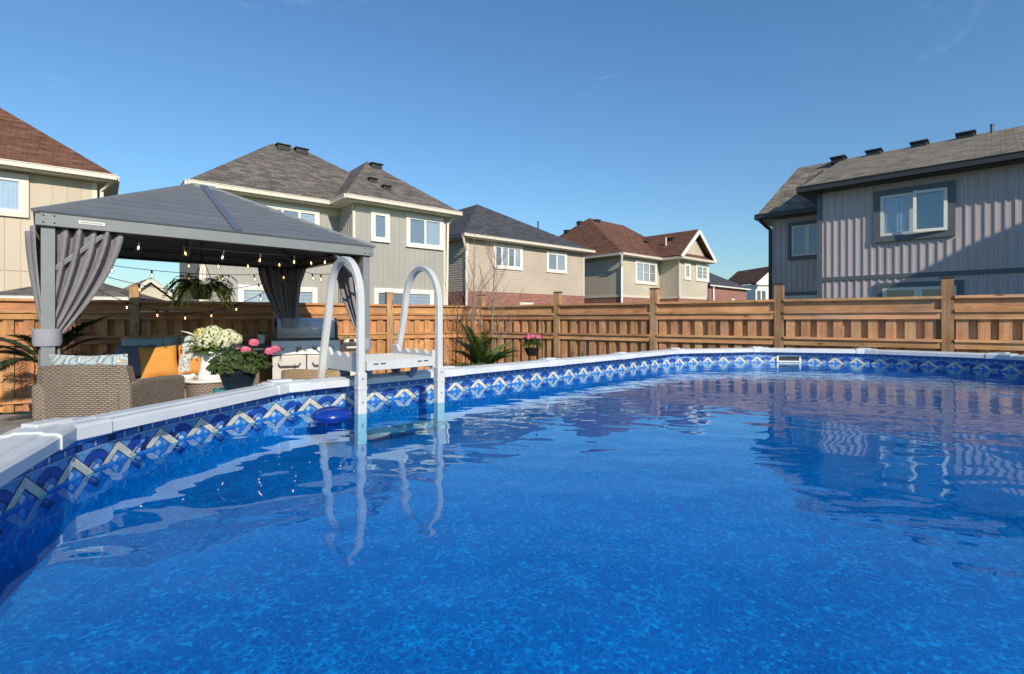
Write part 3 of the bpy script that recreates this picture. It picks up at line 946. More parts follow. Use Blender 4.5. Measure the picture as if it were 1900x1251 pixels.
# ================================================================== houses
class House:
    def __init__(s, name, label, origin, ang, kind='house'):
        s.o = Vector((origin[0], origin[1])); s.a = ang
        s.u = Vector((math.cos(ang), math.sin(ang))); s.v = Vector((-math.sin(ang), math.cos(ang)))
        s.t = thing(name, label, kind, (origin[0], origin[1], -.01), ang)
        s.part = {}
    def on(s, px, py, v):
        """local (u, z) of the point of plane v seen at a photo pixel"""
        k = (px-950)/FPX
        # (o + u*a + v*vv) x = k * y
        a = (k*(s.o.y+s.v.y*v) - (s.o.x+s.v.x*v))/(s.u.x-k*s.u.y)
        y = s.o.y+s.u.y*a+s.v.y*v
        return a, EYE-(py-HOR)/FPX*y+.01
    def onv(s, px, py, u):
        """local (v, z) on the side plane u"""
        k = (px-950)/FPX
        a = (k*(s.o.y+s.u.y*u) - (s.o.x+s.u.x*u))/(s.v.x-k*s.v.y)
        y = s.o.y+s.u.y*u+s.v.y*a
        return a, EYE-(py-HOR)/FPX*y+.01
    def walls(s, boxes, mat, name='wall'):
        m = MB()
        for b in boxes: m.box(*b)
        w = m.build(name, mat, s.t); s.part.setdefault('wall', w); return w
    def roof(s, polys, mat, thick=.09):
        m = MB()
        for p in polys: m.face(p)
        r = m.build('roof', mat, s.t, solid=thick)
        for p in r.data.polygons: pass
        s.part.setdefault('roof', r); return r
    def gutter(s, a, b, mat, size=.12):
        m = MB(); a, b = Vector(a), Vector(b)
        m.bar(a-Vector((0,0,size*.5+.02)), b-Vector((0,0,size*.5+.02)), size*.9, size)
        m.bar(a-Vector((0,0,.018)), b-Vector((0,0,.018)), size*1.15, .022)
        return m.build('gutter', mat, s.t)
    def soffit(s, boxes, mat):
        m = MB()
        for b in boxes: m.box(*b)
        return m.build('soffit', mat, s.t)
    def window(s, u0, u1, z0, z1, v, panes, trim, sash, tw=.12, sw=.05, fills=None, grid=None, side=False, lift=0.0):
        """on a wall that faces local -y at y = v (side=True: faces -x at x = v, u runs backwards along y)"""
        M = Matrix.Identity(4)
        if side: M = Matrix.Translation((v, 0, 0)) @ Matrix.Rotation(rad(-90), 4, 'Z') @ Matrix.Translation((0, -0, 0))
        def mk():
            m = MB()
            if side: m.M = Matrix(((0,1,0,v),(-1,0,0,0),(0,0,1,0),(0,0,0,1)))
            else: m.M = Matrix.Translation((0, v, 0))
            return m
        m = mk()
        if tw > 0:
            m.box(u0-tw, u1+tw, -.075, .03, z1, z1+tw); m.box(u0-tw, u1+tw, -.085, .03, z0-tw, z0)
            m.box(u0-tw, u0, -.07, .03, z0, z1); m.box(u1, u1+tw, -.07, .03, z0, z1)
        w = m.build('window', trim, s.t)
        n_ = len(panes); x = u0
        tot = sum(panes)
        m = mk()
        mg = mk(); ms = []
        for i, f in enumerate(panes):
            x1 = x+(u1-u0)*f/tot
            y0, y1 = -.062, -.028
            m.box(x, x+sw, y0, y1, z0, z1); m.box(x1-sw, x1, y0, y1, z0, z1)
            m.box(x+sw, x1-sw, y0, y1, z0, z0+sw); m.box(x+sw, x1-sw, y0, y1, z1-sw, z1)
            gx0, gx1, gz0, gz1 = x+sw, x1-sw, z0+sw, z1-sw
            if grid:
                for gx in range(1, grid[0]):
                    c = gx0+(gx1-gx0)*gx/grid[0]; m.box(c-.014, c+.014, -.055, -.037, gz0, gz1)
                for gz in range(1, grid[1]):
                    c = gz0+(gz1-gz0)*gz/grid[1]; m.box(gx0, gx1, -.0545, -.0365, c-.014, c+.014)
            p_ = mk(); p_.box(gx0, gx1, -.044, -.040, gz0, gz1)
            p_.build('pane', glass_m, w)
            fill = (fills or [interior_m]*n_)[i]
            q_ = mk()
            if fill is net_m or fill is greyblind_m or fill is blind_m:
                if fill is net_m:
                    rows = []
                    for zz in (gz0, gz1):
                        rows.append([(gx0+(gx1-gx0)*k/24, -.020+.007*math.sin(k*1.9), zz) for k in range(25)])
                    q_.grid(rows[::-1]); q_.build('curtain', fill, w)
                else:
                    nb = 14
                    for k in range(nb):
                        za, zb = gz0+(gz1-gz0)*k/nb, gz0+(gz1-gz0)*(k+1)/nb
                        q_.face([(gx0,-.026,za+.004),(gx1,-.026,za+.004),(gx1,-.014,zb),(gx0,-.014,zb)])
                    q_.build('blind', fill, w)
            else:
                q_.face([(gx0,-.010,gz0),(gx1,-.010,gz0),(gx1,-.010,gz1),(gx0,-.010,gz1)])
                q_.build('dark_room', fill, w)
            x = x1
        m.build('sash', sash, w)
        return w
    def laps(s, u0, u1, v, z0, z1, pitch, mat, side=False):
        m = MB()
        if side: m.M = Matrix(((0,1,0,v),(-1,0,0,0),(0,0,1,0),(0,0,0,1)))
        else: m.M = Matrix.Translation((0, v, 0))
        z = z0
        while z < z1-.01:
            zb = min(z+pitch, z1)
            m.face([(u0,-.024,z),(u1,-.024,z),(u1,-.006,zb),(u0,-.006,zb)])
            m.face([(u0,-.006,z),(u1,-.006,z),(u1,-.024,z),(u0,-.024,z)])
            z = zb
        return tag(m.build('lap_siding', mat, s.t), kind='stuff')
    def vent(s, pos, size=(.42,.34,.2), slope=(0,0,0)):
        m = MB()
        a, b, h = size; h *= .62
        m.box(-a/2, a/2, -b/2, b/2, -.12, h*.55)
        m.box(-a/2-.04, a/2+.04, -b/2-.05, b/2+.04, h*.55, h)
        o = m.build('vent', vent_m, s.part['roof'], loc=pos, rot=slope, bevel=.02)
        return o
    def pipe(s, pos, h=.45, r=.04, mat=None):
        m = MB(); m.tube([(0,0,-.1),(0,0,h)], r, 8)
        m.tube([(0,0,h*.96),(0,0,h+.02)], r*1.25, 8)
        return m.build('vent_pipe', mat or vent_m, s.part['roof'], loc=pos)
    def downpipe(s, pts, mat, r=.04):
        m = MB()
        for a, b in zip(pts, pts[1:]): m.bar(a, b, r*2, r*1.6, up=(0.3,1,.2))
        return m.build('downpipe', mat, s.t)

EAVE = EYE+4.0+.01
def battens(h, us, v, z0, z1, holes, mat, w=.045, d=.028, name='batten'):
    m = MB(); m.box(-w/2, w/2, -d, .004, 0, 1)
    me = m.mesh(name, mat)
    for u in us:
        segs = [(z0, z1)]
        for a, b, c, d_ in holes:
            if a-w/2 < u < b+w/2:
                ns = []
                for s0_, s1_ in segs:
                    if d_ <= s0_ or c >= s1_: ns.append((s0_, s1_)); continue
                    if c > s0_: ns.append((s0_, c))
                    if d_ < s1_: ns.append((d_, s1_))
                segs = ns
        for s0_, s1_ in segs:
            if s1_-s0_ > .06:
                inst(me, name, h.t, (u, v, s0_), (0,0,0), (1,1,s1_-s0_))

# ---- house 1: beige, rust roof, far left. local u runs right along its front; origin = right end of the eave
h1 = House('house', 'beige panelled house with rust-red shingle roof at the left edge', (-10.95, 14.0), math.atan2(.63, .776))
E = EAVE
h1.walls([(-9, -.42, .42, 9.0, 0, E-.12)], sid_beige)
K = 4.4
h1.roof([[(-9.4,0,E),(0,0,E),(-K,K,E+.8*K),(-5.0,K,E+.8*K)], [(0,0,E),(0,9.4,E),(-K,5.0,E+.8*K),(-K,K,E+.8*K)], [(0,9.4,E),(-9.4,9.4,E),(-5,5,E+.8*K),(-K,5,E+.8*K)], [(-9.4,9.4,E),(-9.4,0,E),(-5,K,E+.8*K),(-5,5,E+.8*K)]], sh_brown)
h1.gutter((-9.4,-.03,E), (.03,-.03,E), trim_cream); h1.gutter((.03,.05,E), (.03,9.4,E), trim_cream)
h1.soffit([(-9.38,-.02,.0,9.4,E-.17,E-.13)], trim_cream)
a, zt = h1.on(41, 334, .42); _, zb = h1.on(41, 395, .42)
h1.window(a-1.5, a, zb, zt, .42, [1,1], trim_cream, trim_white, .13, .06, [net_m, net_m])
hole = [(a-1.65, a+.15, zb-.15, zt+.15)]
m = MB(); m.box(-.145,.145,-.016,.004,0,1); bme = m.mesh('siding_board', sid_beige)
for k in range(28):
    u = -.42-.155-k*.30
    segs = [(0.0, 2.55), (2.60, E-.19)]
    for z0_, z1_ in segs:
        for a0, a1, c0, c1 in hole:
            if a0-.15 < u < a1+.15 and z1_ > c1:
                inst(bme, 'siding_board', h1.t, (u,.42,z0_), sc=(1,1,c0-z0_)); z0_ = c1
        inst(bme, 'siding_board', h1.t, (u,.42,z0_), sc=(1,1,z1_-z0_))
m = MB(); m.box(-.42-.09,-.40,.40,.46,0,E-.18); m.build('corner_trim', trim_cream, h1.t)
m = MB(); m.bar((-.05,.1,E-.14),(-.30,.36,E-.42),.08,.06); m.bar((-.30,.37,E-.40),(-.36,.37,0.0),.08,.06,up=(0,1,0)); m.build('downpipe', trim_cream, h1.t)

# ---- house 2: sage, grey hipped roof with a forward bay
h2 = House('house', 'sage house with two hipped grey roofs and white window trim behind the gazebo', (-9.2, 14.4), math.atan2(.64, .77))
Z2 = E+2.5
h2.walls([(.42,8.0,.42,5.6,0,E-.12), (4.47,8.0,-.86,1.5,0,E-.121)], sid_sage)
h2.roof([[(0,0,E),(8.4,0,E),(4.1,3,Z2),(3,3,Z2)], [(8.4,0,E),(8.4,6,E),(4.1,3,Z2)], [(8.4,6,E),(0,6,E),(3,3,Z2),(4.1,3,Z2)], [(0,6,E),(0,0,E),(3,3,Z2)]], sh_grey)
Z2b = E+1.86
h2.roof([[(4.07,-1.3,E),(8.4,-1.3,E),(5.72,.87,Z2b)], [(8.4,-1.3,E),(8.4,3,E),(5.72,3.6,Z2b),(5.72,.87,Z2b)], [(4.07,3,E),(4.07,-1.3,E),(5.72,.87,Z2b),(5.72,3.6,Z2b)]], sh_grey)
h2.gutter((-.03,-.03,E),(4.05,-.03,E), trim_cream); h2.gutter((4.05,-.1,E),(4.05,-1.33,E), trim_cream); h2.gutter((4.05,-1.33,E),(8.43,-1.33,E), trim_cream)
h2.gutter((-.03,0.05,E),(-.03,6,E), trim_cream)
h2.soffit([(0,8.38,.005,6,E-.17,E-.13),(4.09,8.38,-1.28,1.4,E-.172,E-.131)], trim_cream)
m = MB(); m.box(.42,8.0,.40,.425,E-.42,E-.17); m.box(4.46,8.0,-.885,-.855,E-.42,E-.17); m.build('frieze_board', trim_cream, h2.t)
for u0_, v_ in ((.40,.39),(7.93,-.885),(4.455,-.885)):
    m = MB(); m.box(u0_, u0_+.09, v_, v_+.06, 0, E-.18); m.build('corner_trim', trim_cream, h2.t)
# windows
def win_px(h, x0, y0, x1, y1, v, *a, **k):
    u0, _ = h.on(x0, y0, v); u1, _ = h.on(x1, y0, v)
    _, zt = h.on((x0+x1)/2, (y0+y0)/2, v); _, zb = h.on((x0+x1)/2, y1, v)
    return h.window(u0, u1, zb, zt, v, *a, **k), (u0-.15, u1+.15, zb-.15, zt+.15)
holes2 = []
w, hh = win_px(h2, 456, 388, 585, 470, .42, [1,1,1,1], trim_white, trim_white, .12, .04, [greyblind_m, blind_m, greyblind_m, blind_m]); holes2.append((hh,0))
w, hh = win_px(h2, 449, 538, 581, 640, .42, [1,1], trim_white, trim_white, .12, .04, [blind_m, blind_m]); holes2.append((hh,0))
w, hh = win_px(h2, 693, 398, 716, 443, -.86, [1], trim_white, trim_white, .12, .05, [greyblind_m]); holes2.append((hh,1))
w, hh = win_px(h2, 758, 408, 816, 455.5, -.86, [1,1], trim_white, trim_white, .12, .04, [greyblind_m, blind_m]); holes2.append((hh,1))
w, hh = win_px(h2, 699, 543, 798, 640, -.86, [1,1], trim_white, trim_white, .12, .04, [greyblind_m, blind_m]); holes2.append((hh,1))
sd = MB()
def groove_set(u0, u1, v, pitch, holes):
    n_ = int((u1-u0)/pitch)
    for k in range(1, n_):
        u = u0+k*pitch
        segs = [(0, 2.87), (2.90, E-.43)]
        for a0, a1, c0, c1 in holes:
            if a0 < u < a1:
                ns = []
                for s0_, s1_ in segs:
                    if c1 <= s0_ or c0 >= s1_: ns.append((s0_, s1_)); continue
                    if c0 > s0_: ns.append((s0_, c0))
                    if c1 < s1_: ns.append((c1, s1_))
                segs = ns
        for s0_, s1_ in segs: sd.box(u-.022, u+.022, v-.014, v+.003, s0_, s1_)
groove_set(.5, 4.47, .42, .20, [x for x, q in holes2 if q == 0])
groove_set(4.56, 7.93, -.86, .20, [x for x, q in holes2 if q == 1])
for k in range(6): sd.box(4.455, 4.473, -.72+k*.20, -.68+k*.20, 0, E-.43)
tag(sd.build('vertical_siding', sid_sage, h2.t), kind='stuff')
h2.vent((3.3,2.80,Z2-.16),(.42,.34,.17)); h2.vent((3.95,2.80,Z2-.16),(.42,.34,.17))
h2.vent((5.95,.66,Z2b-.20),(.4,.32,.16))
for px, py in ((690,352),(716,357)):
    d = 17.6
    q = P(px, py, d); r_ = Vector((q.x, q.y))-h2.o
    h2.vent((r_.dot(h2.u), r_.dot(h2.v), E+.83*(r_.dot(h2.v)+1.3)+.01), (.26,.24,.14))
h2.downpipe([(.1,.1,E-.15),(.2,.3,E-.45),(.36,.36,E-.6),(.36,.36,0)], trim_cream)
h2.downpipe([(8.3,-1.1,E-.15),(8.1,-.9,E-.4),(8.05,-.86,0)], trim_cream)

# ---- house 3: tan laps over red brick
h3 = House('house', 'tan lap-sided house on a red brick base with a dark charcoal roof', (-2.2, 23.2), math.atan2(.65, .76))
Z3 = E+2.26
_, zb3 = h3.on(970, 544.5, .42)
h3.walls([(.42,8.68,.42,9.5,zb3,E-.12)], sid_tan); h3.walls([(.40,8.70,.395,9.52,0,zb3)], brick_red, 'brick_base')
h3.roof([[(0,0,E),(9.1,0,E),(3,3,Z3)], [(9.1,0,E),(9.1,10,E),(3,8,Z3),(3,3,Z3)], [(0,10,E),(0,0,E),(3,3,Z3),(3,8,Z3)], [(9.1,10,E),(0,10,E),(3,8,Z3)]], sh_dark)
h3.gutter((-.03,-.03,E),(9.13,-.03,E), trim_cream); h3.gutter((-.03,.1,E),(-.03,10,E), trim_dark)
h3.soffit([(0,9.08,.005,10,E-.17,E-.13)], trim_cream)
h3.laps(.44, 8.66, .42, zb3+.01, E-.17, .115, sid_tan); h3.laps(-9.4, -.44, .42, zb3+.01, E-.17, .115, sid_tan, side=True)
for x0_, x1_ in ((.40,.52),(8.60,8.70)):
    m = MB(); m.box(x0_,x1_,.37,.45,zb3,E-.17); m.build('corner_trim', trim_cream, h3.t)
win_px(h3, 918, 459.5, 965, 495.5, .42, [1,1,1,1], trim_white, trim_white, .13, .05, [greyblind_m, net_m, greyblind_m, net_m])
win_px(h3, 1016, 472, 1047.5, 502.5, .42, [1,1], trim_white, trim_white, .13, .05, [greyblind_m, blind_m])
win_px(h3, 966, 564.5, 986, 600, .395, [1], trim_white, trim_white, .08, .04, [blind_m])
h3.downpipe([(-.02,.05,E-.15),(.2,.2,E-.55),(.38,.35,E-.75),(.38,.34,0)], trim_cream, .05)
h3.vent((2.6,4.6,Z3-.32)); h3.vent((3.3,3.6,Z3-.14)); h3.pipe((6.05,1.45,Z3-1.20), .42, .04)

# ---- house 4: cream laps, rust roof, front gable
h4 = House('house', 'cream lap-sided house with rust roof and a white-edged front gable', (6.5, 29.8), math.atan2(.667, .745))
Z4 = E+3.14
zb4 = h4.on(1200, 553, .42)[1]
h4.walls([(.42,8.2,.42,10,zb4,E-.12),(4.62,8.2,-.98,1,zb4,E-.121)], sid_cream)
h4.walls([(.40,8.22,.395,10.02,0,zb4),(4.60,8.22,-1.005,1,0,zb4)], brick_red, 'brick_base')
m = MB(); m.box(.385,4.6,.37,.45,zb4-.02,zb4+.12); m.box(4.585,8.22,-1.03,-.9,zb4-.02,zb4+.12); m.box(4.585,4.65,-1.0,.37,zb4-.021,zb4+.119); m.box(.37,.42,.4,10,zb4-.022,zb4+.118); m.build('band_board', trim_cream, h4.t)
h4.roof([[(0,0,E),(8.6,0,E),(7,5,Z4),(3,5,Z4)], [(8.6,0,E),(8.6,10,E),(7,5,Z4)], [(8.6,10,E),(0,10,E),(3,5,Z4),(7,5,Z4)], [(0,10,E),(0,0,E),(3,5,Z4)]], sh_brown)
G = 6.41; ZG = E+1.85
h4.roof([[(4.22,-1.40,E),(G,-1.40,ZG),(G,4.2,ZG),(4.22,4.2,E)][::-1], [(8.6,-1.40,E),(8.6,4.2,E),(G,4.2,ZG),(G,-1.40,ZG)][::-1]], sh_brown)
# gable face
m = MB(); m.face([(4.62,-.98,E-.12),(8.2,-.98,E-.12),(8.2,-.98,E+.16),(G,-.98,ZG-.18),(4.62,-.98,E+.16)]); m.build('gable', sid_cream, h4.t)
m = MB()
for k in range(13):
    z = E-.05+k*.125
    half = (ZG-.22-(z+.125))/1.85*2.19
    if half > .05: m.face([(G-half,-1.004,z),(G+half,-1.004,z),(G+half-.05,-.985,z+.125),(G-half+.05,-.985,z+.125)])
tag(m.build('gable_siding', sid_cream, h4.t), kind='stuff')
m = MB()
m.bar((4.17,-1.425,E-.06),(G,-1.425,ZG-.06),.05,.24,up=(0,0,1)); m.bar((G,-1.4255,ZG-.06),(8.65,-1.4255,E-.06),.05,.24,up=(0,0,1)); m.build('barge_board', trim_white, h4.t)
m = MB(); m.face([(4.22,-1.38,E),(8.6,-1.38,E),(8.4,-.99,E+.30),(4.42,-.99,E+.30)]); m.build('skirt_roof', sh_brown, h4.t, solid=.06)
h4.gutter((-.03,-.03,E),(4.2,-.03,E), trim_cream); h4.gutter((-.03,.1,E),(-.03,10,E), trim_cream); h4.gutter((4.2,-1.43,E),(8.63,-1.43,E), trim_cream); h4.gutter((4.2,-.1,E),(4.2,-1.36,E), trim_cream)
h4.soffit([(0,8.58,.005,10,E-.17,E-.13),(4.24,8.58,-1.385,1,E-.171,E-.131)], trim_cream)
h4.laps(.44, 4.6, .42, zb4+.13, E-.17, .12, sid_cream); h4.laps(4.64, 8.18, -.98, zb4+.13, E-.17, .12, sid_cream)
h4.laps(-9.9, -.44, .42, zb4+.13, E-.17, .12, sid_cream, side=True); h4.laps(-.41, .96, 4.62, zb4+.13, E-.17, .12, sid_cream, side=True)
for u_, v_ in ((.39,.37),(4.59,-1.03),(8.10,-1.03)):
    m = MB(); m.box(u_, u_+.12, v_, v_+.09, zb4, E-.17); m.build('corner_trim', trim_cream, h4.t)
win_px(h4, 1180, 489, 1215, 523.5, .42, [1,1,1], trim_white, trim_white, .16, .05, [net_m, net_m, interior_m], (1,2))
win_px(h4, 1271, 492, 1278, 515, -.98, [1], trim_white, trim_white, .16, .06, [interior_m], (2,3))
win_px(h4, 1292, 495, 1312, 518.5, -.98, [1,1], trim_white, trim_white, .16, .06, [interior_m, interior_m], (2,3))
h4.downpipe([(-.05,.0,E-.15),(.15,.2,E-.6),(.36,.33,E-.8),(.36,.33,0)], trim_white, .06)
h4.vent((2.75,5.6,Z4-.30),(.42,.34,.18)); h4.vent((3.35,4.6,Z4-.24),(.42,.34,.18)); h4.vent((2.2,6.3,Z4-.88),(.42,.34,.18))
h4.vent((5.75,.2,ZG-.50),(.45,.4,.2)); h4.vent((5.75,2.2,ZG-.50),(.45,.4,.2)); h4.pipe((5.2,.3,ZG-1.02), .6, .05, trim_white)

# ---- house 5: mauve board and batten, right edge
h5 = House('house', 'mauve-grey board-and-batten house with dark gutters at the right edge', (8.66, 15.3), math.atan2(-.69, .72))
VR, Z5 = 6.0, E+2.22
h5.walls([(.42,9,.42,11,0,E-.12), (-1.85,2,3.72,11,0,E-.121)], sid_mauve)
h5.roof([[(0,0,E),(9.4,0,E),(9.4,VR,Z5),(0.0,VR,Z5)], [(-2.27,3.3,E),(0.002,3.3,E),(0.002,VR,Z5-.002),(-1.55,VR,Z5-.002)], [(-2.27,11.4,E),(-2.27,3.3,E),(-1.55,VR,Z5),(-1.55,VR+1,Z5)], [(9.4,VR,Z5),(9.4,11.4,E),(-2.27,11.4,E),(-1.55,VR+.5,Z5),(0,VR,Z5)]], sh_tan)
m = MB(); m.face([(.012,.15,E-.12),(.012,3.6,E-.12),(.012,5.9,Z5-.1),(.012,3.6,E+1.2)]); m.build('rake_wall', sid_mauve, h5.t)
h5.gutter((-.04,-.04,E),(9.4,-.04,E), gut_dark, .15); h5.gutter((-2.3,3.26,E),(.36,3.26,E), gut_dark, .15); h5.gutter((-2.31,3.34,E),(-2.31,11,E), gut_dark, .15)
m = MB(); m.bar((-.04,.1,E-.08),(-.04,3.1,E+1.1),.05,.2); m.build('rake_board', gut_dark, h5.t)
h5.soffit([(.0,9.38,.02,5,E-.19,E-.14),(-2.25,.3,3.32,11,E-.191,E-.141)], gut_dark)
def px_box(h, x0, y0, x1, y1, v):
    u0 = h.on(x0, y0, v)[0]; u1 = h.on(x1, y0, v)[0]
    xm = (x0+x1)/2
    return u0, u1, h.on(xm, y1, v)[1], h.on(xm, y0, v)[1]
wA = px_box(h5, 1634, 357, 1758, 434, .42)
zbt, zbb = h5.on(1700, 506.5, .42)[1], h5.on(1700, 514.5, .42)[1]
holes5 = [(wA[0]-.2, wA[1]+.2, wA[2]-.2, wA[3]+.2)]
w5 = h5.window(wA[0], wA[1], wA[2], wA[3], .42, [1,1], trim_dark, trim_white, .16, .075, [net_m, interior_m])
wB = px_box(h5, 1638, 532, 1775, 640, .42)
h5.window(wB[0], wB[1], wB[2], wB[3], .42, [1,1], trim_dark, trim_white, .13, .085, [interior_m, interior_m])
holes5.append((wB[0]-.16, wB[1]+.16, wB[2]-.16, wB[3]+.16))
wC = px_box(h5, 1470, 417, 1528, 474, 3.72)
h5.window(wC[0], wC[1], wC[2], wC[3], 3.72, [1,1], trim_dark, trim_white, .13, .075, [greyblind_m, greyblind_m])
wD = px_box(h5, 1457, 548, 1530, 620, 3.72)
h5.window(wD[0], wD[1], wD[2], wD[3], 3.72, [1,1], trim_dark, trim_white, .13, .075, [greyblind_m, greyblind_m])
# open right-hand casement of the big window
m = MB(); cw = (wA[1]-wA[0])/2
m.M = Matrix.Translation((wA[1], .42-.07, 0)) @ Matrix.Rotation(rad(9), 4, 'Z')
zz0, zz1 = wA[2]+.01, wA[3]-.005
m.box(-cw+.01,-cw+.085,-.04,0,zz0,zz1); m.box(-.075,0,-.04,0,zz0,zz1); m.box(-cw+.085,-.075,-.04,0,zz0,zz0+.075); m.box(-cw+.085,-.075,-.04,0,zz1-.075,zz1)
m.build('open_sash', trim_white, w5)
m.__init__(); m.M = Matrix.Translation((wA[1], .42-.07, 0)) @ Matrix.Rotation(rad(9), 4, 'Z')
m.box(-cw+.085,-.075,-.022,-.018,zz0+.075,zz1-.075); m.build('open_pane', glass_m, w5)
m = MB(); m.box(.42,9,.385,.425,zbb,zbt); m.build('band_board', trim_dark, h5.t)
m = MB(); m.box(.40,.53,.375,.44,0,E-.2); m.build('corner_trim', trim_dark, h5.t)
battens(h5, [.66+k*.182 for k in range(44)], .42, zbt+.001, E-.19, holes5, sid_mauve, .040, .022)
battens(h5, [.66+k*.182 for k in range(44)], .42, 0.9, zbb-.001, holes5, sid_mauve, .040, .022)
holesf = [(wC[0]-.16,wC[1]+.16,wC[2]-.16,wC[3]+.16),(wD[0]-.16,wD[1]+.16,wD[2]-.16,wD[3]+.16)]
battens(h5, [-1.76+k*.182 for k in range(12)], 3.72, .9, E-.19, holesf, sid_mauve, .040, .022)
h5.downpipe([(-2.2,3.4,E-.2),(-2.0,3.5,E-.45),(-1.9,3.66,E-.55),(-1.9,3.66,0)], gut_dark, .05)
def on_ridge(px, back=0):
    k = (px-950)/FPX
    o_, u_, v_ = h5.o, h5.u, h5.v
    vv = VR-back
    a = (k*(o_.y+v_.y*vv)-(o_.x+v_.x*vv))/(u_.x-k*u_.y)
    return a, vv, Z5-(2.22/VR)*back
for px, bk in ((1556,.28),(1622,.28),(1706,.34),(1792,.28)):
    p_ = on_ridge(px, bk); h5.vent((p_[0],p_[1],p_[2]+.0),(.44,.38,.24))
p_ = on_ridge(1841,.4); h5.pipe(p_, .26, .05, trim_dark)

# ---- small roofs farther off
def simple_house(label, c, ang, w, d, eave, rise, wm, rm, trim, hip=True, name='house'):
    h = House(name, label, c, ang)
    h.walls([(.3,w-.3,.3,d-.3,0,eave-.05)], wm)
    k = min(w, d)/2
    if hip:
        r0, r1 = (k, w-k) if w > d else (k, k+.01)
        if w > d: h.roof([[(0,0,eave),(w,0,eave),(r1,d/2,eave+rise),(r0,d/2,eave+rise)],[(w,0,eave),(w,d,eave),(r1,d/2,eave+rise)],[(w,d,eave),(0,d,eave),(r0,d/2,eave+rise),(r1,d/2,eave+rise)],[(0,d,eave),(0,0,eave),(r0,d/2,eave+rise)]], rm)
        else: h.roof([[(0,0,eave),(w,0,eave),(w/2,k,eave+rise)],[(w,0,eave),(w,d,eave),(w/2,d-k,eave+rise),(w/2,k,eave+rise)],[(w,d,eave),(0,d,eave),(w/2,d-k,eave+rise)],[(0,d,eave),(0,0,eave),(w/2,k,eave+rise),(w/2,d-k,eave+rise)]], rm)
    else:
        m = MB(); m.face([(.3,.31,eave-.06),(w-.3,.31,eave-.06),(w/2,.31,eave+rise-.3)]); m.build('gable', wm, h.t)
        h.roof([[(0,0,eave),(w/2,0,eave+rise),(w/2,d,eave+rise),(0,d,eave)][::-1],[(w,0,eave),(w,d,eave),(w/2,d,eave+rise),(w/2,0,eave+rise)][::-1]], rm)
        m = MB(); m.bar((-.05,-.03,eave-.08),(w/2,-.03,eave+rise-.08),.06,.22); m.bar((w/2,-.0305,eave+rise-.08),(w+.05,-.0305,eave-.08),.06,.22); m.build('barge_board', trim, h.t)
    h.gutter((-.03,-.03,eave),(w+.03,-.03,eave), trim); 
    return h
# red brick house between the cream and the mauve one
q0 = P(1318, 528, 50); q1 = P(1392, 541, 57)
hb = simple_house('distant red brick house with slate-grey hipped roof beside the mauve house', (q0.x, q0.y), math.atan2(q1.y-q0.y, q1.x-q0.x), (q1-q0).length, 9, q0.z, 2.6, brick_red, sh_dark, trim_white)
u0 = hb.on(1358, 540, .3)[0]
hb.window(u0, u0+.5, 2.4, 3.5, .3, [1], trim_white, trim_white, .12, .05)
hb.downpipe([(1.0,.15,q0.z-.1),(1.0,.15,0)], trim_white, .08)
hb.vent((2.6,3.0,q0.z+1.75),(.6,.6,.3))
q0 = P(1386, 529, 62); q1 = P(1432, 531, 62)
hw = simple_house('distant white-gabled house with brown roof just left of the mauve house', (q0.x+1.2, q0.y), .15, 5.2, 8, q0.z+.2, 2.2, trim_white, sh_brown, trim_white, hip=False)
u0 = hw.on(1403, 545, .3)[0]; hw.window(u0, u0+1.3, 3.2, 5.0, .3, [1,1], trim_white, trim_white, .12, .08)
# roofs seen under the gazebo
q0 = P(186, 556, 40); q1 = P(262, 551, 44)
hl = simple_house('distant house with dull brown hipped roof seen under the gazebo', (q0.x, q0.y), .75, 6.5, 9, 3.0, 1.9, sid_tan, sh_tan, trim_cream)
q0 = P(222, 556, 34)
hg = simple_house('distant pale gabled house seen above the fence left of the sage house', (q0.x, q0.y), .72, 3.4, 7, 2.7, 1.5, sid_cream, sh_tan, trim_cream, hip=False)
# neighbour's shed behind the left fence
sh = House('garden_shed', 'low shed with grey shingled roof and white board behind the left fence', (-10.9, 10.35), .30, 'shed')
sh.walls([(.1,2.5,.1,2.2,0,1.83)], trim_white)
sh.roof([[(0,0,1.84),(2.6,0,1.84),(1.3,1.15,2.32)],[(2.6,0,1.84),(2.6,2.3,1.84),(1.3,1.15,2.32)],[(2.6,2.3,1.84),(0,2.3,1.84),(1.3,1.15,2.32)],[(0,2.3,1.84),(0,0,1.84),(1.3,1.15,2.32)]], sh_grey, .05)
sh.gutter((-.02,-.02,1.84),(2.62,-.02,1.84), trim_white, .10)

# neighbour's house on this side of the fence, to the right of the view: it shades part of the mauve wall
nb_ = simple_house('brown-roofed neighbouring house to the right of the pool, outside the fence corner', (10.3, 3.75), rad(-46), 9, 9, 5.5, 3.5, sid_beige, sh_brown, trim_cream)
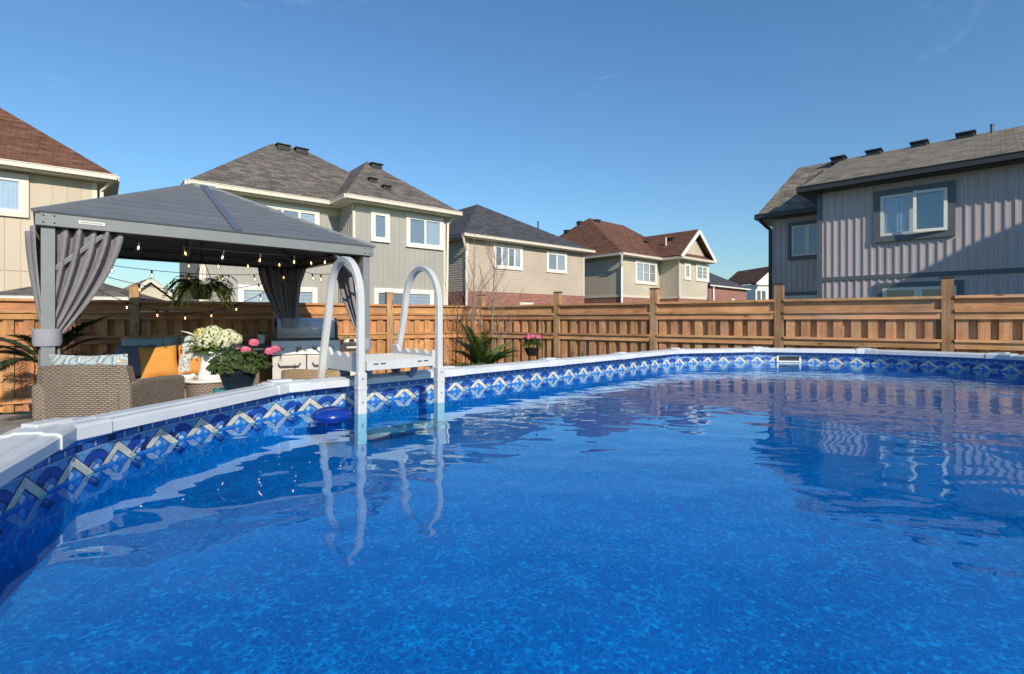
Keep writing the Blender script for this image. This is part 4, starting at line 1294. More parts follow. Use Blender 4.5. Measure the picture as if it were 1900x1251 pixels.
# ================================================================== gazebo
ga = Vector((.73,.68)).normalized(); gb = Vector((-ga.y, ga.x))
GO = Vector((-4.02, 4.30)); GL, GD = 3.07, 2.50
g_ang = math.atan2(ga.y, ga.x)
GB0, GB1 = EYE+.805, EYE+.925       # beam bottom and top
gz = thing('gazebo', 'grey metal hardtop gazebo sheltering the patio lounge', 'gazebo', (GO.x, GO.y, 0), g_ang)
m = MB(); m.box(-.045,.045,-.045,.045,0,GB0); pme = m.mesh('post', gz_metal)
m = MB(); m.box(-.085,.085,-.085,.085,0,.012); fme = m.mesh('foot_plate', gz_metal)
for x, y in ((.06,.06),(GL-.06,.06),(GL-.06,GD-.06),(.06,GD-.06)):
    p_ = inst(pme, 'post', gz, (x, y, 0))
    inst(fme, 'foot_plate', p_)
for (a, b) in (((-.02,.0),(GL+.02,.0)),((-.02,GD),(GL+.02,GD))):
    m = MB(); m.box(a[0], b[0], a[1]-.022, a[1]+.022, GB0, GB1); m.build('beam', gz_metal, gz, bevel=.004)
for x in (0, GL):
    m = MB(); m.box(x-.022, x+.022, .023, GD-.023, GB0, GB1); m.build('beam', gz_metal, gz, bevel=.004)
m = MB(); m.box(.02,GL-.02,.024,.08,GB0-.001,GB0+.03); m.box(.02,GL-.02,GD-.08,GD-.024,GB0-.001,GB0+.03)
m.box(.024,.08,.081,GD-.081,GB0-.001,GB0+.03); m.box(GL-.08,GL-.024,.081,GD-.081,GB0-.001,GB0+.03)
m.build('curtain_track', black_m, gz)
# knee braces
def brace(x, y, dx, dy):
    m = MB(); m.bar((x+dx*.04, y+dy*.04, GB0-.36),(x+dx*.40, y+dy*.40, GB0+.0),.034,.05, up=(dy, dx, .3)); m.build('knee_brace', gz_metal, gz, bevel=.003)
for x, y, sx, sy in ((.06,.06,1,1),(GL-.06,.06,-1,1),(GL-.06,GD-.06,-1,-1),(.06,GD-.06,1,-1)):
    brace(x, y, sx, 0); brace(x, y, 0, sy)
# corner bolts and the small maker's plate on the front beam
for x in (.03, .10, GL-.10, GL-.03):
    for z in (GB0+.03, GB1-.03):
        m = MB(); m.tube([(x,-.021,z),(x,-.029,z)], .007, 8); m.build('bolt', black_m, gz)
m = MB(); m.box(.26,.44,-.026,-.021,GB0+.045,GB0+.072); plq = m.build('name_plate', trim_white, gz)
m = MB()
for k in range(9): m.box(.275+k*.017,.275+k*.017+.011,-.0275,-.0258,GB0+.053,GB0+.064)
m.build('plate_lettering', trim_dark, plq)
# roof: every metal plank of every slope
ROWS = 11
APX0, APX1, APY = GL/2-.18, GL/2+.04, GD/2
RZ0, RZ1 = GB1-.005, EYE+1.62
eav = [(-.03,-.03),(GL+.03,-.03),(GL+.03,GD+.03),(-.03,GD+.03)]
top = [(APX0,APY-.05),(APX1,APY-.05),(APX1,APY+.05),(APX0,APY+.05)]
def rp_(i, t):
    e, a = eav[i], top[i]
    return Vector((e[0]+(a[0]-e[0])*t, e[1]+(a[1]-e[1])*t, RZ0+(RZ1-RZ0)*t))
for side in range(4):
    i, j = side, (side+1) % 4
    nrm = (rp_(j,0)-rp_(i,0)).cross(rp_(i,1)-rp_(i,0)).normalized()
    halves = ((0,.5),(.5,1)) if side in (0,2) else ((0,1),)
    for k in range(ROWS):
        t0, t1 = k/ROWS, (k+1)/ROWS
        for h0, h1 in halves:
            m = MB()
            a, b = rp_(i,t0).lerp(rp_(j,t0),h0), rp_(i,t0).lerp(rp_(j,t0),h1)
            c, d = rp_(i,t1).lerp(rp_(j,t1),h1), rp_(i,t1).lerp(rp_(j,t1),h0)
            lo, hi = nrm*.011, nrm*.002
            m.face([a+lo, b+lo, c+hi, d+hi]); m.face([a-nrm*.004, b-nrm*.004, b+lo, a+lo]); m.face([d-nrm*.006, c-nrm*.006, b-nrm*.006, a-nrm*.006])
            m.face([a-nrm*.004, a+lo, d+hi, d-nrm*.006]); m.face([b+lo, b-nrm*.004, c-nrm*.006, c+hi])
            m.build('roof_plank', gz_roof, gz)
m = MB()
for i in range(4):
    m.bar(rp_(i,0)+Vector((0,0,.006)), rp_(i,1)+Vector((0,0,.008)), .05, .03)
m.build('hip_cap', gz_metal, gz)
for s_ in (0, 2):
    i, j = s_, s_+1
    m = MB(); a, b = rp_(i,.0).lerp(rp_(j,.0),.5), rp_(i,.985).lerp(rp_(j,.985),.5)
    m.bar(a+Vector((0,0,.022)), b+Vector((0,0,.022)), .075, .026); m.build('roof_rib', gz_rib, gz, bevel=.004)
m = MB(); m.box(APX0-.02,APX1+.02,APY-.07,APY+.07,RZ1-.01,RZ1+.03); m.build('ridge_cap', gz_metal, gz, bevel=.006)
# rafters under the roof
m = MB()
for i in range(4): m.bar(rp_(i,.02)-Vector((0,0,.05)), rp_(i,.97)-Vector((0,0,.05)), .045, .05)
for i in range(4): m.bar(rp_(i,.02).lerp(rp_((i+1)%4,.02),.5)-Vector((0,0,.05)), rp_(i,.95).lerp(rp_((i+1)%4,.95),.5)-Vector((0,0,.05)), .045, .05)
m.build('rafter_frame', gz_metal, gz)

def GW(x, y, z=0):
    q = GO + ga*x + gb*y
    return Vector((q.x, q.y, z))

# ---- curtains: gathered into their ties
def curtain(label, x0, x1, y0, y1, tx, ty, tie_z=1.16, pleats=7, amp=.045, seed=1, sag=.10, tie_w=.13, grp='gazebo curtains tied back at the posts', bend=1.55):
    r_ = random.Random(seed)
    base = GW(tx, ty)
    th = thing('curtain', label, 'curtain', (base.x, base.y, 0), g_ang, grp)
    NS, NZ = pleats*10, 26
    ztop = GB0+.012
    dx, dy = x1-x0, y1-y0
    L = math.hypot(dx, dy); ux, uy = dx/L, dy/L
    px_, py_ = -uy, ux
    ph = [r_.uniform(-.5,.5) for _ in range(pleats+2)]
    rows = []
    for k in range(NZ+1):
        z = ztop*(1-k/NZ)+.03*(k/NZ)
        row = []
        for s in range(NS+1):
            f = s/NS
            fp = f*pleats
            off = math.sin(2*math.pi*fp + ph[int(fp)]*.9)*amp*(.8+.35*math.sin(3.1*fp+seed))
            ax, ay = x0+dx*f, y0+dy*f
            bx, by = tx+ux*tie_w*(f-.5), ty+uy*tie_w*(f-.5)
            if z >= tie_z:
                t = (ztop-z)/(ztop-tie_z)
                e = t**bend
                zz = z
                # the free edge drapes lower as it is drawn in
                q = 1-e
                X = bx*e+ax*q; Y = by*e+ay*q
                am = off*(.55+.45*q) + 0
                am = off*(q*.9+.22)
            else:
                t = (tie_z-z)/tie_z
                sp = .75+.6*t
                X = tx+ux*tie_w*sp*(f-.5)*1.3; Y = ty+uy*tie_w*sp*(f-.5)*1.3
                am = off*(.25+.35*t); zz = z
            row.append((X-tx+px_*am, Y-ty+py_*am, zz))
        rows.append(row)
    m = MB(); m.grid(rows)
    m.build('cloth', curtain_m, th, smooth=True, solid=.004)
    m = MB()
    m.lathe([(.080,-.075),(.088,-.03),(.083,.02),(.088,.075),(.076,.075),(.074,-.075)], 16, (0,0,tie_z), sx=1.0, sy=.95)
    m.build('tie_band', tie_m, th, smooth=True, angle=40)
    return th
curtain('taupe curtain draped right of the front left gazebo post', .10, .585, .055, .055, .07, .07, 1.17, 5, .055, 3)
curtain('taupe curtain gathered on the left side of the gazebo, left of the front left post', -.03, -.03, .10, 2.30, .045, .075, 1.17, 6, .05, 4, tie_w=.10)
curtain('dark curtain tied at the back right post beside the barbecue', GL-.62, GL-.08, GD-.055, GD-.055, GL-.20, GD-.07, 1.27, 5, .05, 5)
curtain('dark curtain on the right side of the gazebo meeting the back right post', GL-.055, GL-.055, GD-.30, GD-.07, GL-.10, GD-.10, 1.27, 3, .045, 8, tie_w=.09)
curtain('pale curtain swept to the front right gazebo post behind the ladder', GL-.055, GL-.055, .10, .95, GL-.06, .075, 1.02, 5, .05, 6)

# ---- string lights
m = MB(); m.tube([(0,0,0),(0,0,-.045)], [.013,.015], 8); sock = m.mesh('socket', black_m)
m = MB(); m.lathe([(.012,-.043),(.018,-.052),(.030,-.075),(.031,-.092),(.024,-.110),(.010,-.120),(.0,-.122)], 12); blb = m.mesh('bulb', bulb_glass, True)
m = MB(); m.lathe([(0,-.062),(.007,-.068),(.009,-.085),(.006,-.098),(0,-.102)], 6); fil = m.mesh('filament', filament_m, True)
def string_light(label, A, B, sag, n, off=.5, wob=0):
    A, B = Vector(A), Vector(B)
    th = thing('string_light', label, 'string lights', tuple(A), 0, 'strings of bulbs hung round the gazebo')
    D = B-A
    f = lambda t: D*t - Vector((0,0,1))*(4*sag*t*(1-t))
    m = MB(); m.tube([f(k/30) for k in range(31)], .0045, 5); m.build('cord', cord_m, th)
    for k in range(n):
        p_ = f((k+off)/n)
        b = inst(blb, 'bulb', th, p_, (rnd.uniform(-.25,.25), rnd.uniform(-.25,.25), 0), (.88,.88,.88))
        inst(sock, 'socket', b); inst(fil, 'filament', b)
string_light('string of glowing bulbs under the front beam of the gazebo', GW(.12,.10,GB0+.02), GW(GL-.05,.10,GB0+.01), .09, 8, .62)
string_light('uppermost string of bulbs swagging behind the hanging fern', GW(.05,GD-.02,GB0+.0), GW(GL-.03,GD-.05,GB0-.03), .13, 7)
string_light('middle string of bulbs swagging above the fence behind the fern', GW(.05,GD+.03,GB0+.0), GW(GL-.03,GD+.0,GB0-.03), .37, 8)
string_light('lowest string of bulbs dipping to the top of the fence behind the fern', GW(.03,GD+.05,GB0-.02), GW(GL-.06,GD+.05,GB0-.03), .68, 9)
string_light('short string of bulbs along the right side of the gazebo behind the ladder', GW(GL-.0,GD-.1,GB0-.0), GW(GL-.0,.1,GB0-.02), .13, 7)
string_light('string of bulbs inside the gazebo above the back right curtain', GW(GL-.1,.16,GB0+.05), GW(GL-1.7,GD-.12,GB0+.02), .05, 6)

# ---- hanging fern
hp = P(374, 541, 5.9)
fern = thing('hanging_fern', 'bushy fern in a dark hanging basket under the gazebo roof', 'plant', tuple(hp))
m = MB(); m.lathe([(0,-.09),(.085,-.09),(.105,-.02),(.125,.06),(.132,.06),(.132,.075),(.118,.075),(.112,.03),(0,.03)], 20); m.build('basket', black_m, fern, smooth=True, angle=30)
m = MB()
for k in range(3):
    a = k*2.094+.4; m.tube([(.125*math.cos(a),.125*math.sin(a),.07),(0,0,.42)], .004, 5)
m.tube([(0,0,.42),(0,0,2.66-hp.z)], .006, 5); m.build('hanger', black_m, fern)
for k in range(84):
    a = rnd.uniform(0, 2*math.pi); L = rnd.uniform(.28,.47); el = rnd.uniform(.05,1.2)
    m = MB()
    p_ = Vector((.06*math.cos(a), .06*math.sin(a), .06)); d = Vector((math.cos(a)*math.cos(el), math.sin(a)*math.cos(el), math.sin(el)))
    n_ = 20; pts = []
    for q in range(n_):
        pts.append(p_.copy()); p_ = p_ + d*L/n_; d = (d+Vector((rnd.uniform(-.05,.05),rnd.uniform(-.05,.05),-.13-.05*q/n_))).normalized()
    m.tube(pts, [.0028-.0018*q/n_ for q in range(n_)], 4)
    for q in range(2, n_):
        t = q/n_
        tang = (pts[q]-pts[q-1]).normalized(); s_ = tang.cross(Vector((0,0,1)))
        if s_.length < .05: s_ = Vector((-math.sin(a), math.cos(a), 0))
        s_.normalize()
        w = .048*math.sin(math.pi*(.2+.75*t))**.7
        for sg in (-1,1):
            if rnd.random() < .12: continue
            m.leaf(pts[q], s_*sg+tang*.35+Vector((0,0,rnd.uniform(-.5,.1))), Vector((0,0,1)), w*rnd.uniform(.8,1.3), .019, .5, 2)
    m.build('frond', fern_m, fern)

# ================================================================== wicker furniture
def rounded(th, name, mat, box, bevel, M=None):
    m = MB(); m.M = M; m.box(*box); return m.build(name, mat, th, bevel=bevel)
def armchair(label, loc, rz, mat, W=.80, BH=.96, AH=.80, D=.78, grp=None, seat=.46):
    """faces local +y; we mostly see its back"""
    th = thing('wicker_armchair', label, 'armchair', (loc[0], loc[1], 0), rz, grp)
    m = MB(); n_ = 10; rows = []
    # back: gently bowed, leaning backwards, tapering to the feet
    def back(side):
        rows = []
        for k in range(9):
            t = k/8; z = .06+(BH-.06)*t
            hw = W/2*(.88+.12*min(1, t*1.4)) if t < .7 else W/2*(1.0-.06*((t-.7)/.3)**2)
            hw *= .95
            row = []
            for q in range(n_+1):
                f = q/n_*2-1
                row.append((hw*f, -.05*(1-f*f)-.10*t+side*.075+ (0.02 if abs(f) > .9 else 0), z - (.02*f**4 if k == 8 else 0)))
            rows.append(row)
        return rows
    A, B = back(0), back(1)
    ids = []
    m.grid([r for r in A][::-1]); m.grid(B)
    m.grid([A[-1], B[-1]][::-1]); m.grid([[r[0] for r in A], [r[0] for r in B]][::-1]); m.grid([[r[-1] for r in A], [r[-1] for r in B]]); m.grid([A[0], B[0]])
    bm = m.build('backrest', mat, th)
    for s_ in (-1, 1):
        m = MB()
        xo, xi = s_*W/2, s_*(W/2-.11)
        x0, x1 = min(xo, xi), max(xo, xi)
        prof = [(-.08,.05),(-.10,AH+.0),(.05,AH+.02),(D*.75,AH+.0),(D-.02,AH-.005),(D,AH-.04),(D-.03,.05)]
        a = [m.vert((x0,y,z)) for y, z in prof]; b = [m.vert((x1+s_*0,y,z)) for y, z in prof]
        m.idx(a[::-1]); m.idx(b)
        for k in range(len(prof)): m.idx((a[k], a[(k+1)%len(prof)], b[(k+1)%len(prof)], b[k]))
        m.build('arm', mat, th, bevel=.025)
        for y in (-.04, D-.08):
            m = MB(); m.box(x0+.03,x1-.03,y,y+.05,0,.055); m.build('foot', black_m, th)
    rounded(th, 'seat_base', mat, (-W/2+.112, W/2-.112, .03, D-.02, .12, seat-.12), .02)
    return th
def cushion(name, label, cat, mat, W, H, T, loc, rot, grp=None, puff=.5):
    """a filled pillow standing in local xz, thickness along y"""
    m = MB(); n_ = 12
    def side(sg):
        rows = []
        for i in range(n_+1):
            row = []
            for j in range(n_+1):
                a, b = i/n_*2-1, j/n_*2-1
                bul = ((1-a**4)*(1-b**4))**puff
                pin = 1-.06*(1-abs(a)**1)*(abs(b)**6) ; pin2 = 1-.06*(1-abs(b))*(abs(a)**6)
                row.append((W/2*b*pin, sg*T/2*bul, H/2*a*pin2+H/2))
            rows.append(row)
        return rows
    m.grid(side(-1)); m.grid(side(1)[::-1])
    o = m.build(name, mat, None, smooth=True, loc=loc, rot=rot)
    return tag(o, label, cat, grp)

ch = armchair('grey-brown wicker armchair at the left, its back to the pool', (-3.545, 4.25), rad(4.5), wicker_grey, .77, .955, .79, .72)
cushion('cushion', 'ikat patterned cushion propped on the near wicker armchair', 'cushion', pattern_m, .62, .58, .17, (-3.545, 4.305, .46), (rad(7),0,rad(4.5)))
cushion('seat_cushion', 'cream seat cushion on the near wicker armchair', 'cushion', cream_cloth, .52, .58, .13, (-3.575, 4.345, .41), (rad(-90),0,rad(4.5)), puff=.3)
# low back of a sunlit chair near the barbecue
ch2 = armchair('tan wicker armchair in sunlight between the geranium and the ladder', (-2.10, 5.42), rad(-12), wicker_tan, .80, .80, .64, .72)

# sofa along the back of the gazebo, facing the pool
SX = 1.40
sc = GW(SX, 2.06)
so = thing('wicker_sofa', 'grey wicker sofa at the back of the gazebo facing the pool', 'sofa', (sc.x, sc.y, 0), g_ang)
rounded(so, 'backrest', wicker_grey, (-.83,.83,.20,.31,.06,.90), .03)
rounded(so, 'seat_base', wicker_grey, (-.72,.72,-.42,.198,.08,.44), .02)
for s_ in (-1,1): rounded(so, 'arm', wicker_grey, (min(s_*.725,s_*.84),max(s_*.725,s_*.84),-.44,.199,.05,.66), .03)
for x in (-.78,.78):
    for y in (-.38,.25): rounded(so, 'foot', black_m, (x-.03,x+.03,y-.03,y+.03,0,.06), 0)
for k, x in enumerate((-.365,.365)):
    q = GW(SX+x, 2.02)
    cushion('seat_cushion', ('left' if k == 0 else 'right')+'-hand cream seat cushion of the sofa', 'cushion', cream_cloth, .70, .58, .15, (GW(SX+x,1.66+.60).x, GW(SX+x,1.66+.60).y, .515), (rad(90),0,g_ang), 'cream sofa seat cushions', .3)
for k, x in enumerate((-.33,.31)):
    q = GW(SX+x, 2.14)
    cushion('cushion', ('blue-grey ikat cushion at the left end of the sofa back','blue-grey ikat cushion behind the vase on the sofa back')[k], 'cushion', pattern_m, .62, .52, .17, (q.x, q.y, .585), (rad(-8),0,g_ang), 'ikat cushions along the sofa back')
for k, (x, dz, lab) in enumerate(((-.26,0,'mustard pillow in the middle of the sofa'),(.13,-.03,'mustard pillow partly hidden by the white flowers'))):
    q = GW(SX+x, 1.93)
    cushion('pillow', lab, 'pillow', mustard_m, .41, .40, .15, (q.x, q.y, .59), (rad(-12),rad(-3+6*k),g_ang), 'mustard pillows on the sofa')
for k, (x, lab) in enumerate(((-.52,'dark grey pillow at the left end of the sofa'),(.50,'dark grey pillow at the right end of the sofa behind the vase'))):
    q = GW(SX+x, 1.985)
    cushion('pillow', lab, 'pillow', greycloth_m, .42, .42, .15, (q.x, q.y+.03, .59), (rad(-12),0,g_ang), 'grey pillows on the sofa')

# round side table with the pitcher of hydrangeas
tp = P(390, 703, 5.35)
tb = thing('side_table', 'round wicker side table with a white top under the pitcher', 'table', (tp.x, tp.y, 0))
TZ = tp.z
m = MB(); m.lathe([(0,TZ-.022),(.235,TZ-.022),(.242,TZ-.011),(.235,TZ),(0,TZ)], 36); m.build('table_top', white_cer, tb, smooth=True, angle=40)
m = MB(); m.lathe([(.20,.02),(.205,.3),(.215,TZ-.023)], 28); m.build('drum', wicker_grey, tb, smooth=True)
vs = thing('pitcher', 'white ceramic pitcher holding the hydrangeas', 'pitcher', (tp.x+.01, tp.y, TZ))
m = MB(); m.lathe([(0,0),(.115,0),(.122,.015),(.118,.05),(.100,.17),(.088,.24),(.092,.275),(.10,.29),(.093,.292),(.082,.24),(.09,.17),(.10,.05),(0,.02)], 28); m.build('body', white_cer, vs, smooth=True)
m = MB(); m.tube([(.080,-.03,.265),(.125,-.05,.27),(.150,-.06,.22),(.140,-.06,.13),(.108,-.045,.08)], .013, 8); m.build('handle', white_cer, vs, smooth=True)
def floret_ball(m, c, R_, n_, w, sq=.85):
    c = Vector(c)
    for k in range(n_):
        z = 1-2*(k+.5)/n_; r_ = math.sqrt(max(0,1-z*z)); a = k*2.39996+rnd.uniform(-.2,.2)
        n3 = Vector((r_*math.cos(a), r_*math.sin(a), z*sq))
        if n3.z < -.6: continue
        p_ = c+n3*R_*rnd.uniform(.88,1.05)
        t1 = n3.cross(Vector((.2,.1,1))).normalized(); t2 = n3.cross(t1).normalized(); ro = rnd.uniform(0,1.6)
        for q in range(4):
            b = ro+q*math.pi/2
            d = t1*math.cos(b)+t2*math.sin(b); e = t1*math.cos(b+.8)+t2*math.sin(b+.8); f_ = t1*math.cos(b-.8)+t2*math.sin(b-.8)
            m.face([p_, p_+f_*w*.62+n3*w*.12, p_+d*w+n3*w*.22, p_+e*w*.62+n3*w*.12])
bq = thing('hydrangea_bouquet', 'bouquet of cream and yellow hydrangeas with trailing white blossom in the pitcher', 'flowers', (tp.x, tp.y, TZ+.27))
heads = [(-.075,.0,.205,.095,hyd_y),(.045,-.02,.215,.115,hyd_g),(.165,.0,.185,.10,hyd_g),(.02,-.10,.125,.115,hyd_g),(.175,-.08,.115,.10,hyd_g),(.23,.03,.14,.085,hyd_g),(-.03,.10,.19,.09,hyd_g),(.12,.11,.19,.10,hyd_g),(-.12,.03,.15,.07,hyd_y)]
for x, y, z, R_, mt in heads:
    m = MB(); floret_ball(m, (x*1.06,y*1.05,z*1.0+rnd.uniform(-.012,.012)), R_*.83, 95, .020); m.build('flower_head', mt, bq)
m = MB()
for k in range(70):
    a = rnd.uniform(0,6.28); rr = rnd.uniform(.0,.20)
    m.leaf((rr*math.cos(a)*.6, rr*math.sin(a)*.6-.02, rnd.uniform(-.02,.15)), (math.cos(a), math.sin(a), rnd.uniform(-.3,.7)), (0,0,1), rnd.uniform(.10,.17), .075, .8, 4)
for x, y, z, R_, mt in heads: m.tube([(0,0,-.12),(x*.4,y*.4,.05),(x,y,z)], .004, 4)
m.build('leaves', palm_m, bq)
for k, (p_, L) in enumerate((((-.15,-.05,.10), .16), ((-.10,-.07,.02), .30), ((-.17,-.03,.15), .12), ((-.085,-.09,-.02), .20))):
    m = MB(); p_ = Vector(p_); d = Vector((-.55,-.1,.3)); pts = []
    for q in range(14):
        pts.append(p_.copy()); p_ = p_+d.normalized()*L/13; d = d+Vector((.06,0,-.16))
    m.tube([Vector((0,0,0)), *pts], .003, 4)
    for q in pts:
        for _ in range(4): floret_ball(m, q+Vector((rnd.uniform(-.02,.02),rnd.uniform(-.02,.02),rnd.uniform(-.015,.015))), .012, 4, .016)
    m.build('trailing_blossom', hyd_w, bq)
m = MB(); m.tube([(-.06,-.05,.16),(-.19,-.05,.215),(-.27,-.05,.235)], [.007,.009,.004], 6); m.build('white_bud', hyd_w, bq)
bw = tag(MB().lathe([(0,0),(.05,0),(.075,.035),(.08,.06),(.074,.06),(.065,.03),(0,.012)], 20).build('bowl', white_cer, None, smooth=True, loc=(tp.x-.18, tp.y-.10, TZ)), 'small white bowl at the left edge of the side table', 'bowl')

# teal stool with the geranium
sp_ = P(445, 722, 3.95)
st_ = thing('stool', 'teal painted stool under the potted geranium by the pool rail', 'stool', (sp_.x, sp_.y, 0), rad(35))
rounded(st_, 'seat', teal_m, (-.17,.17,-.17,.17,sp_.z-.025,sp_.z), .006)
for x in (-.13,.13):
    for y in (-.13,.13):
        m = MB(); m.bar((x*1.15,y*1.15,0),(x,y,sp_.z-.026),.035,.035,up=(0,1,0)); m.build('leg', teal_m, st_)
m = MB()
for q in (-.13,.13): m.box(-.13,.13,q-.012,q+.012,sp_.z-.09,sp_.z-.03)
m.build('apron', teal_m, st_)
gp = thing('potted_geranium', 'pink geranium in a dark round pot on the teal stool', 'plant', (sp_.x, sp_.y-.02, sp_.z))
m = MB(); m.lathe([(0,0),(.088,0),(.098,.02),(.125,.10),(.135,.14),(.143,.142),(.143,.158),(.13,.158),(.12,.12),(0,.11)], 28); m.build('pot', navy_pot, gp, smooth=True, angle=35)
m = MB()
for k in range(620):
    a = rnd.uniform(0,6.283); el = math.asin(rnd.uniform(-.35,1)); rr = rnd.uniform(.5,1)**.5
    n3 = Vector((math.cos(a)*math.cos(el), math.sin(a)*math.cos(el), math.sin(el)))
    lob = 1+.18*math.sin(3*a+1)+.14*math.sin(5*a+4*el)
    c = Vector((n3.x*.185*rr*lob, n3.y*.185*rr*lob, .185+n3.z*.125*rr*lob))
    nn = (n3+Vector((rnd.uniform(-.6,.6),rnd.uniform(-.6,.6),rnd.uniform(0,.8)))).normalized()
    t1 = nn.cross(Vector((.3,.2,1))).normalized(); t2 = nn.cross(t1); r0 = rnd.uniform(.016,.028)
    m.face([c+(t1*math.cos(q*6.283/7)+t2*math.sin(q*6.283/7))*r0*(1+.2*math.sin(q*2.7))+nn*.008*math.sin(q*1.8) for q in range(7)])
for k in range(40):
    a = rnd.uniform(0,6.283); m.tube([(0,0,.1),(.12*math.cos(a),.12*math.sin(a),.2),(.19*math.cos(a),.19*math.sin(a),.24)], .003, 4)
tag(m.build('foliage', geran_m, gp), kind='stuff')
def pink_head(th, c, R_, root):
    m = MB()
    c = Vector(c)
    m.tube([root, Vector(root).lerp(c,.6)+Vector((.01,0,.01)), c-Vector((0,0,R_*.5))], .0035, 5, 1)
    for k in range(34):
        z = 1-2*(k+.5)/34; a = k*2.4; r_ = math.sqrt(1-z*z)
        n3 = Vector((r_*math.cos(a), r_*math.sin(a), z*.75))
        if n3.z < -.45: continue
        p_ = c+n3*R_*.8; t1 = n3.cross(Vector((.2,.3,1))).normalized(); t2 = n3.cross(t1); w = R_*.42
        for q in range(5):
            b = q*1.2566+k
            d = t1*math.cos(b)+t2*math.sin(b); e = t1*math.cos(b+.55)+t2*math.sin(b+.55); f_ = t1*math.cos(b-.55)+t2*math.sin(b-.55)
            m.face([p_, p_+f_*w*.7+n3*w*.15, p_+d*w+n3*w*.05, p_+e*w*.7+n3*w*.15])
    return m.build('flower_head', [pink_m, geran_m], th)
for px, py, dy in ((440,652,.0),(456,650,-.03),(471,636,.02),(500,652,-.02),(511,648,.05)):
    q = P(px, py, sp_.y+dy)-Vector((sp_.x, sp_.y-.02, sp_.z)); pink_head(gp, q, .042, (q.x*.6, q.y*.5, .25))

# ================================================================== barbecue
fd = Vector((.867,.498)); bc = P(568, 700, 8.35)
bb = thing('barbecue', 'stainless barbecue with black side shelves in front of the fence', 'barbecue', (bc.x, bc.y, 0), math.atan2(.40,.916))
BZ0 = EYE-.37
BW = .50
m = MB(); m.box(-BW,BW,-.24,.28,.12,BZ0-.16); m.build('cabinet', charcoal_m, bb, bevel=.006)
for s_ in (-1,1):
    x0, x1 = (-BW+.005, -.008) if s_ < 0 else (.008, BW-.005)
    m = MB(); m.box(x0,x1,-.268,-.241,.13,BZ0-.19); d_ = m.build('door', steel_m, bb, bevel=.005)
    xm = (x0+x1)/2
    m = MB(); m.tube([(xm-.16,-.268,BZ0-.315),(xm-.155,-.305,BZ0-.325),(xm-.135,-.315,BZ0-.355),(xm+.135,-.315,BZ0-.355),(xm+.155,-.305,BZ0-.325),(xm+.16,-.268,BZ0-.315)], .010, 8); m.build('handle', charcoal_m, d_, smooth=True)
m = MB()
pr = [(-.30,BZ0-.175),(-.27,BZ0+.045),(.28,BZ0+.045),(.28,BZ0-.175)]
a = [m.vert((-BW-.01,y,z)) for y, z in pr]; b = [m.vert((BW+.01,y,z)) for y, z in pr]
m.idx(a[::-1]); m.idx(b)
for k in range(4): m.idx((a[k],b[k],b[(k+1)%4],a[(k+1)%4])[::-1])
pan = m.build('control_panel', steel_m, bb, bevel=.006)
for k in range(4):
    x = -.36+k*.24
    m = MB(); m.tube([(x,-.288,BZ0-.065),(x,-.305,BZ0-.065)], .042, 18); m.tube([(x,-.304,BZ0-.065),(x,-.335,BZ0-.065)], [.030,.024], 18); m.build('knob', chrome_m, pan, smooth=True, angle=40)
m = MB(); m.tube([(.22,-.295,BZ0-.13),(.22,-.305,BZ0-.13)], .012, 10); m.build('igniter', black_m, pan)
for s_ in (-1,1):
    m = MB(); m.tube([(s_*.14,-.30,BZ0-.12),(s_*.14,-.31,BZ0-.12)], .022, 12) if s_ < 0 else m.tube([(.0,-.30,BZ0-.12),(.0,-.305,BZ0-.12)], .01, 8); m.build('badge', chrome_m, pan)
# lid: a curved hood between two dark ends
m = MB(); LH = EYE+.035
lp = []
for k in range(11):
    t = k/10; a_ = math.pi*t
    lp.append((-.27+.52*(1-math.cos(a_))/2, BZ0+.075+(LH-BZ0-.075)*(math.sin(a_)**.5 if 0 < k < 10 else 0)))
rows = [[(-.425,y,z) for y, z in lp],[(.425,y,z) for y, z in lp]]
m.grid(rows); lid = m.build('lid', lid_steel, bb, smooth=True, solid=-.006)
for s_ in (-1,1):
    m = MB(); x0 = s_*.426; x1 = s_*.475
    m.M = None
    a = [m.vert((x0,y,z)) for y, z in lp]; b = [m.vert((x1,y,z)) for y, z in lp]
    m.idx(a if s_ < 0 else a[::-1]); m.idx(b[::-1] if s_ < 0 else b)
    for k in range(len(lp)): m.idx((a[k],a[(k+1)%11],b[(k+1)%11],b[k]) if s_ > 0 else (a[k],b[k],b[(k+1)%11],a[(k+1)%11]))
    m.build('lid_end', charcoal_m, lid)
m = MB(); m.box(-BW,BW,-.275,.27,BZ0+.046,BZ0+.074); m.build('firebox_rim', charcoal_m, bb)
m = MB(); m.tube([(-.33,-.268,BZ0+.12),(-.33,-.33,BZ0+.105),(.33,-.33,BZ0+.105),(.33,-.268,BZ0+.12)], .014, 8); m.build('lid_handle', steel_m, lid, smooth=True)
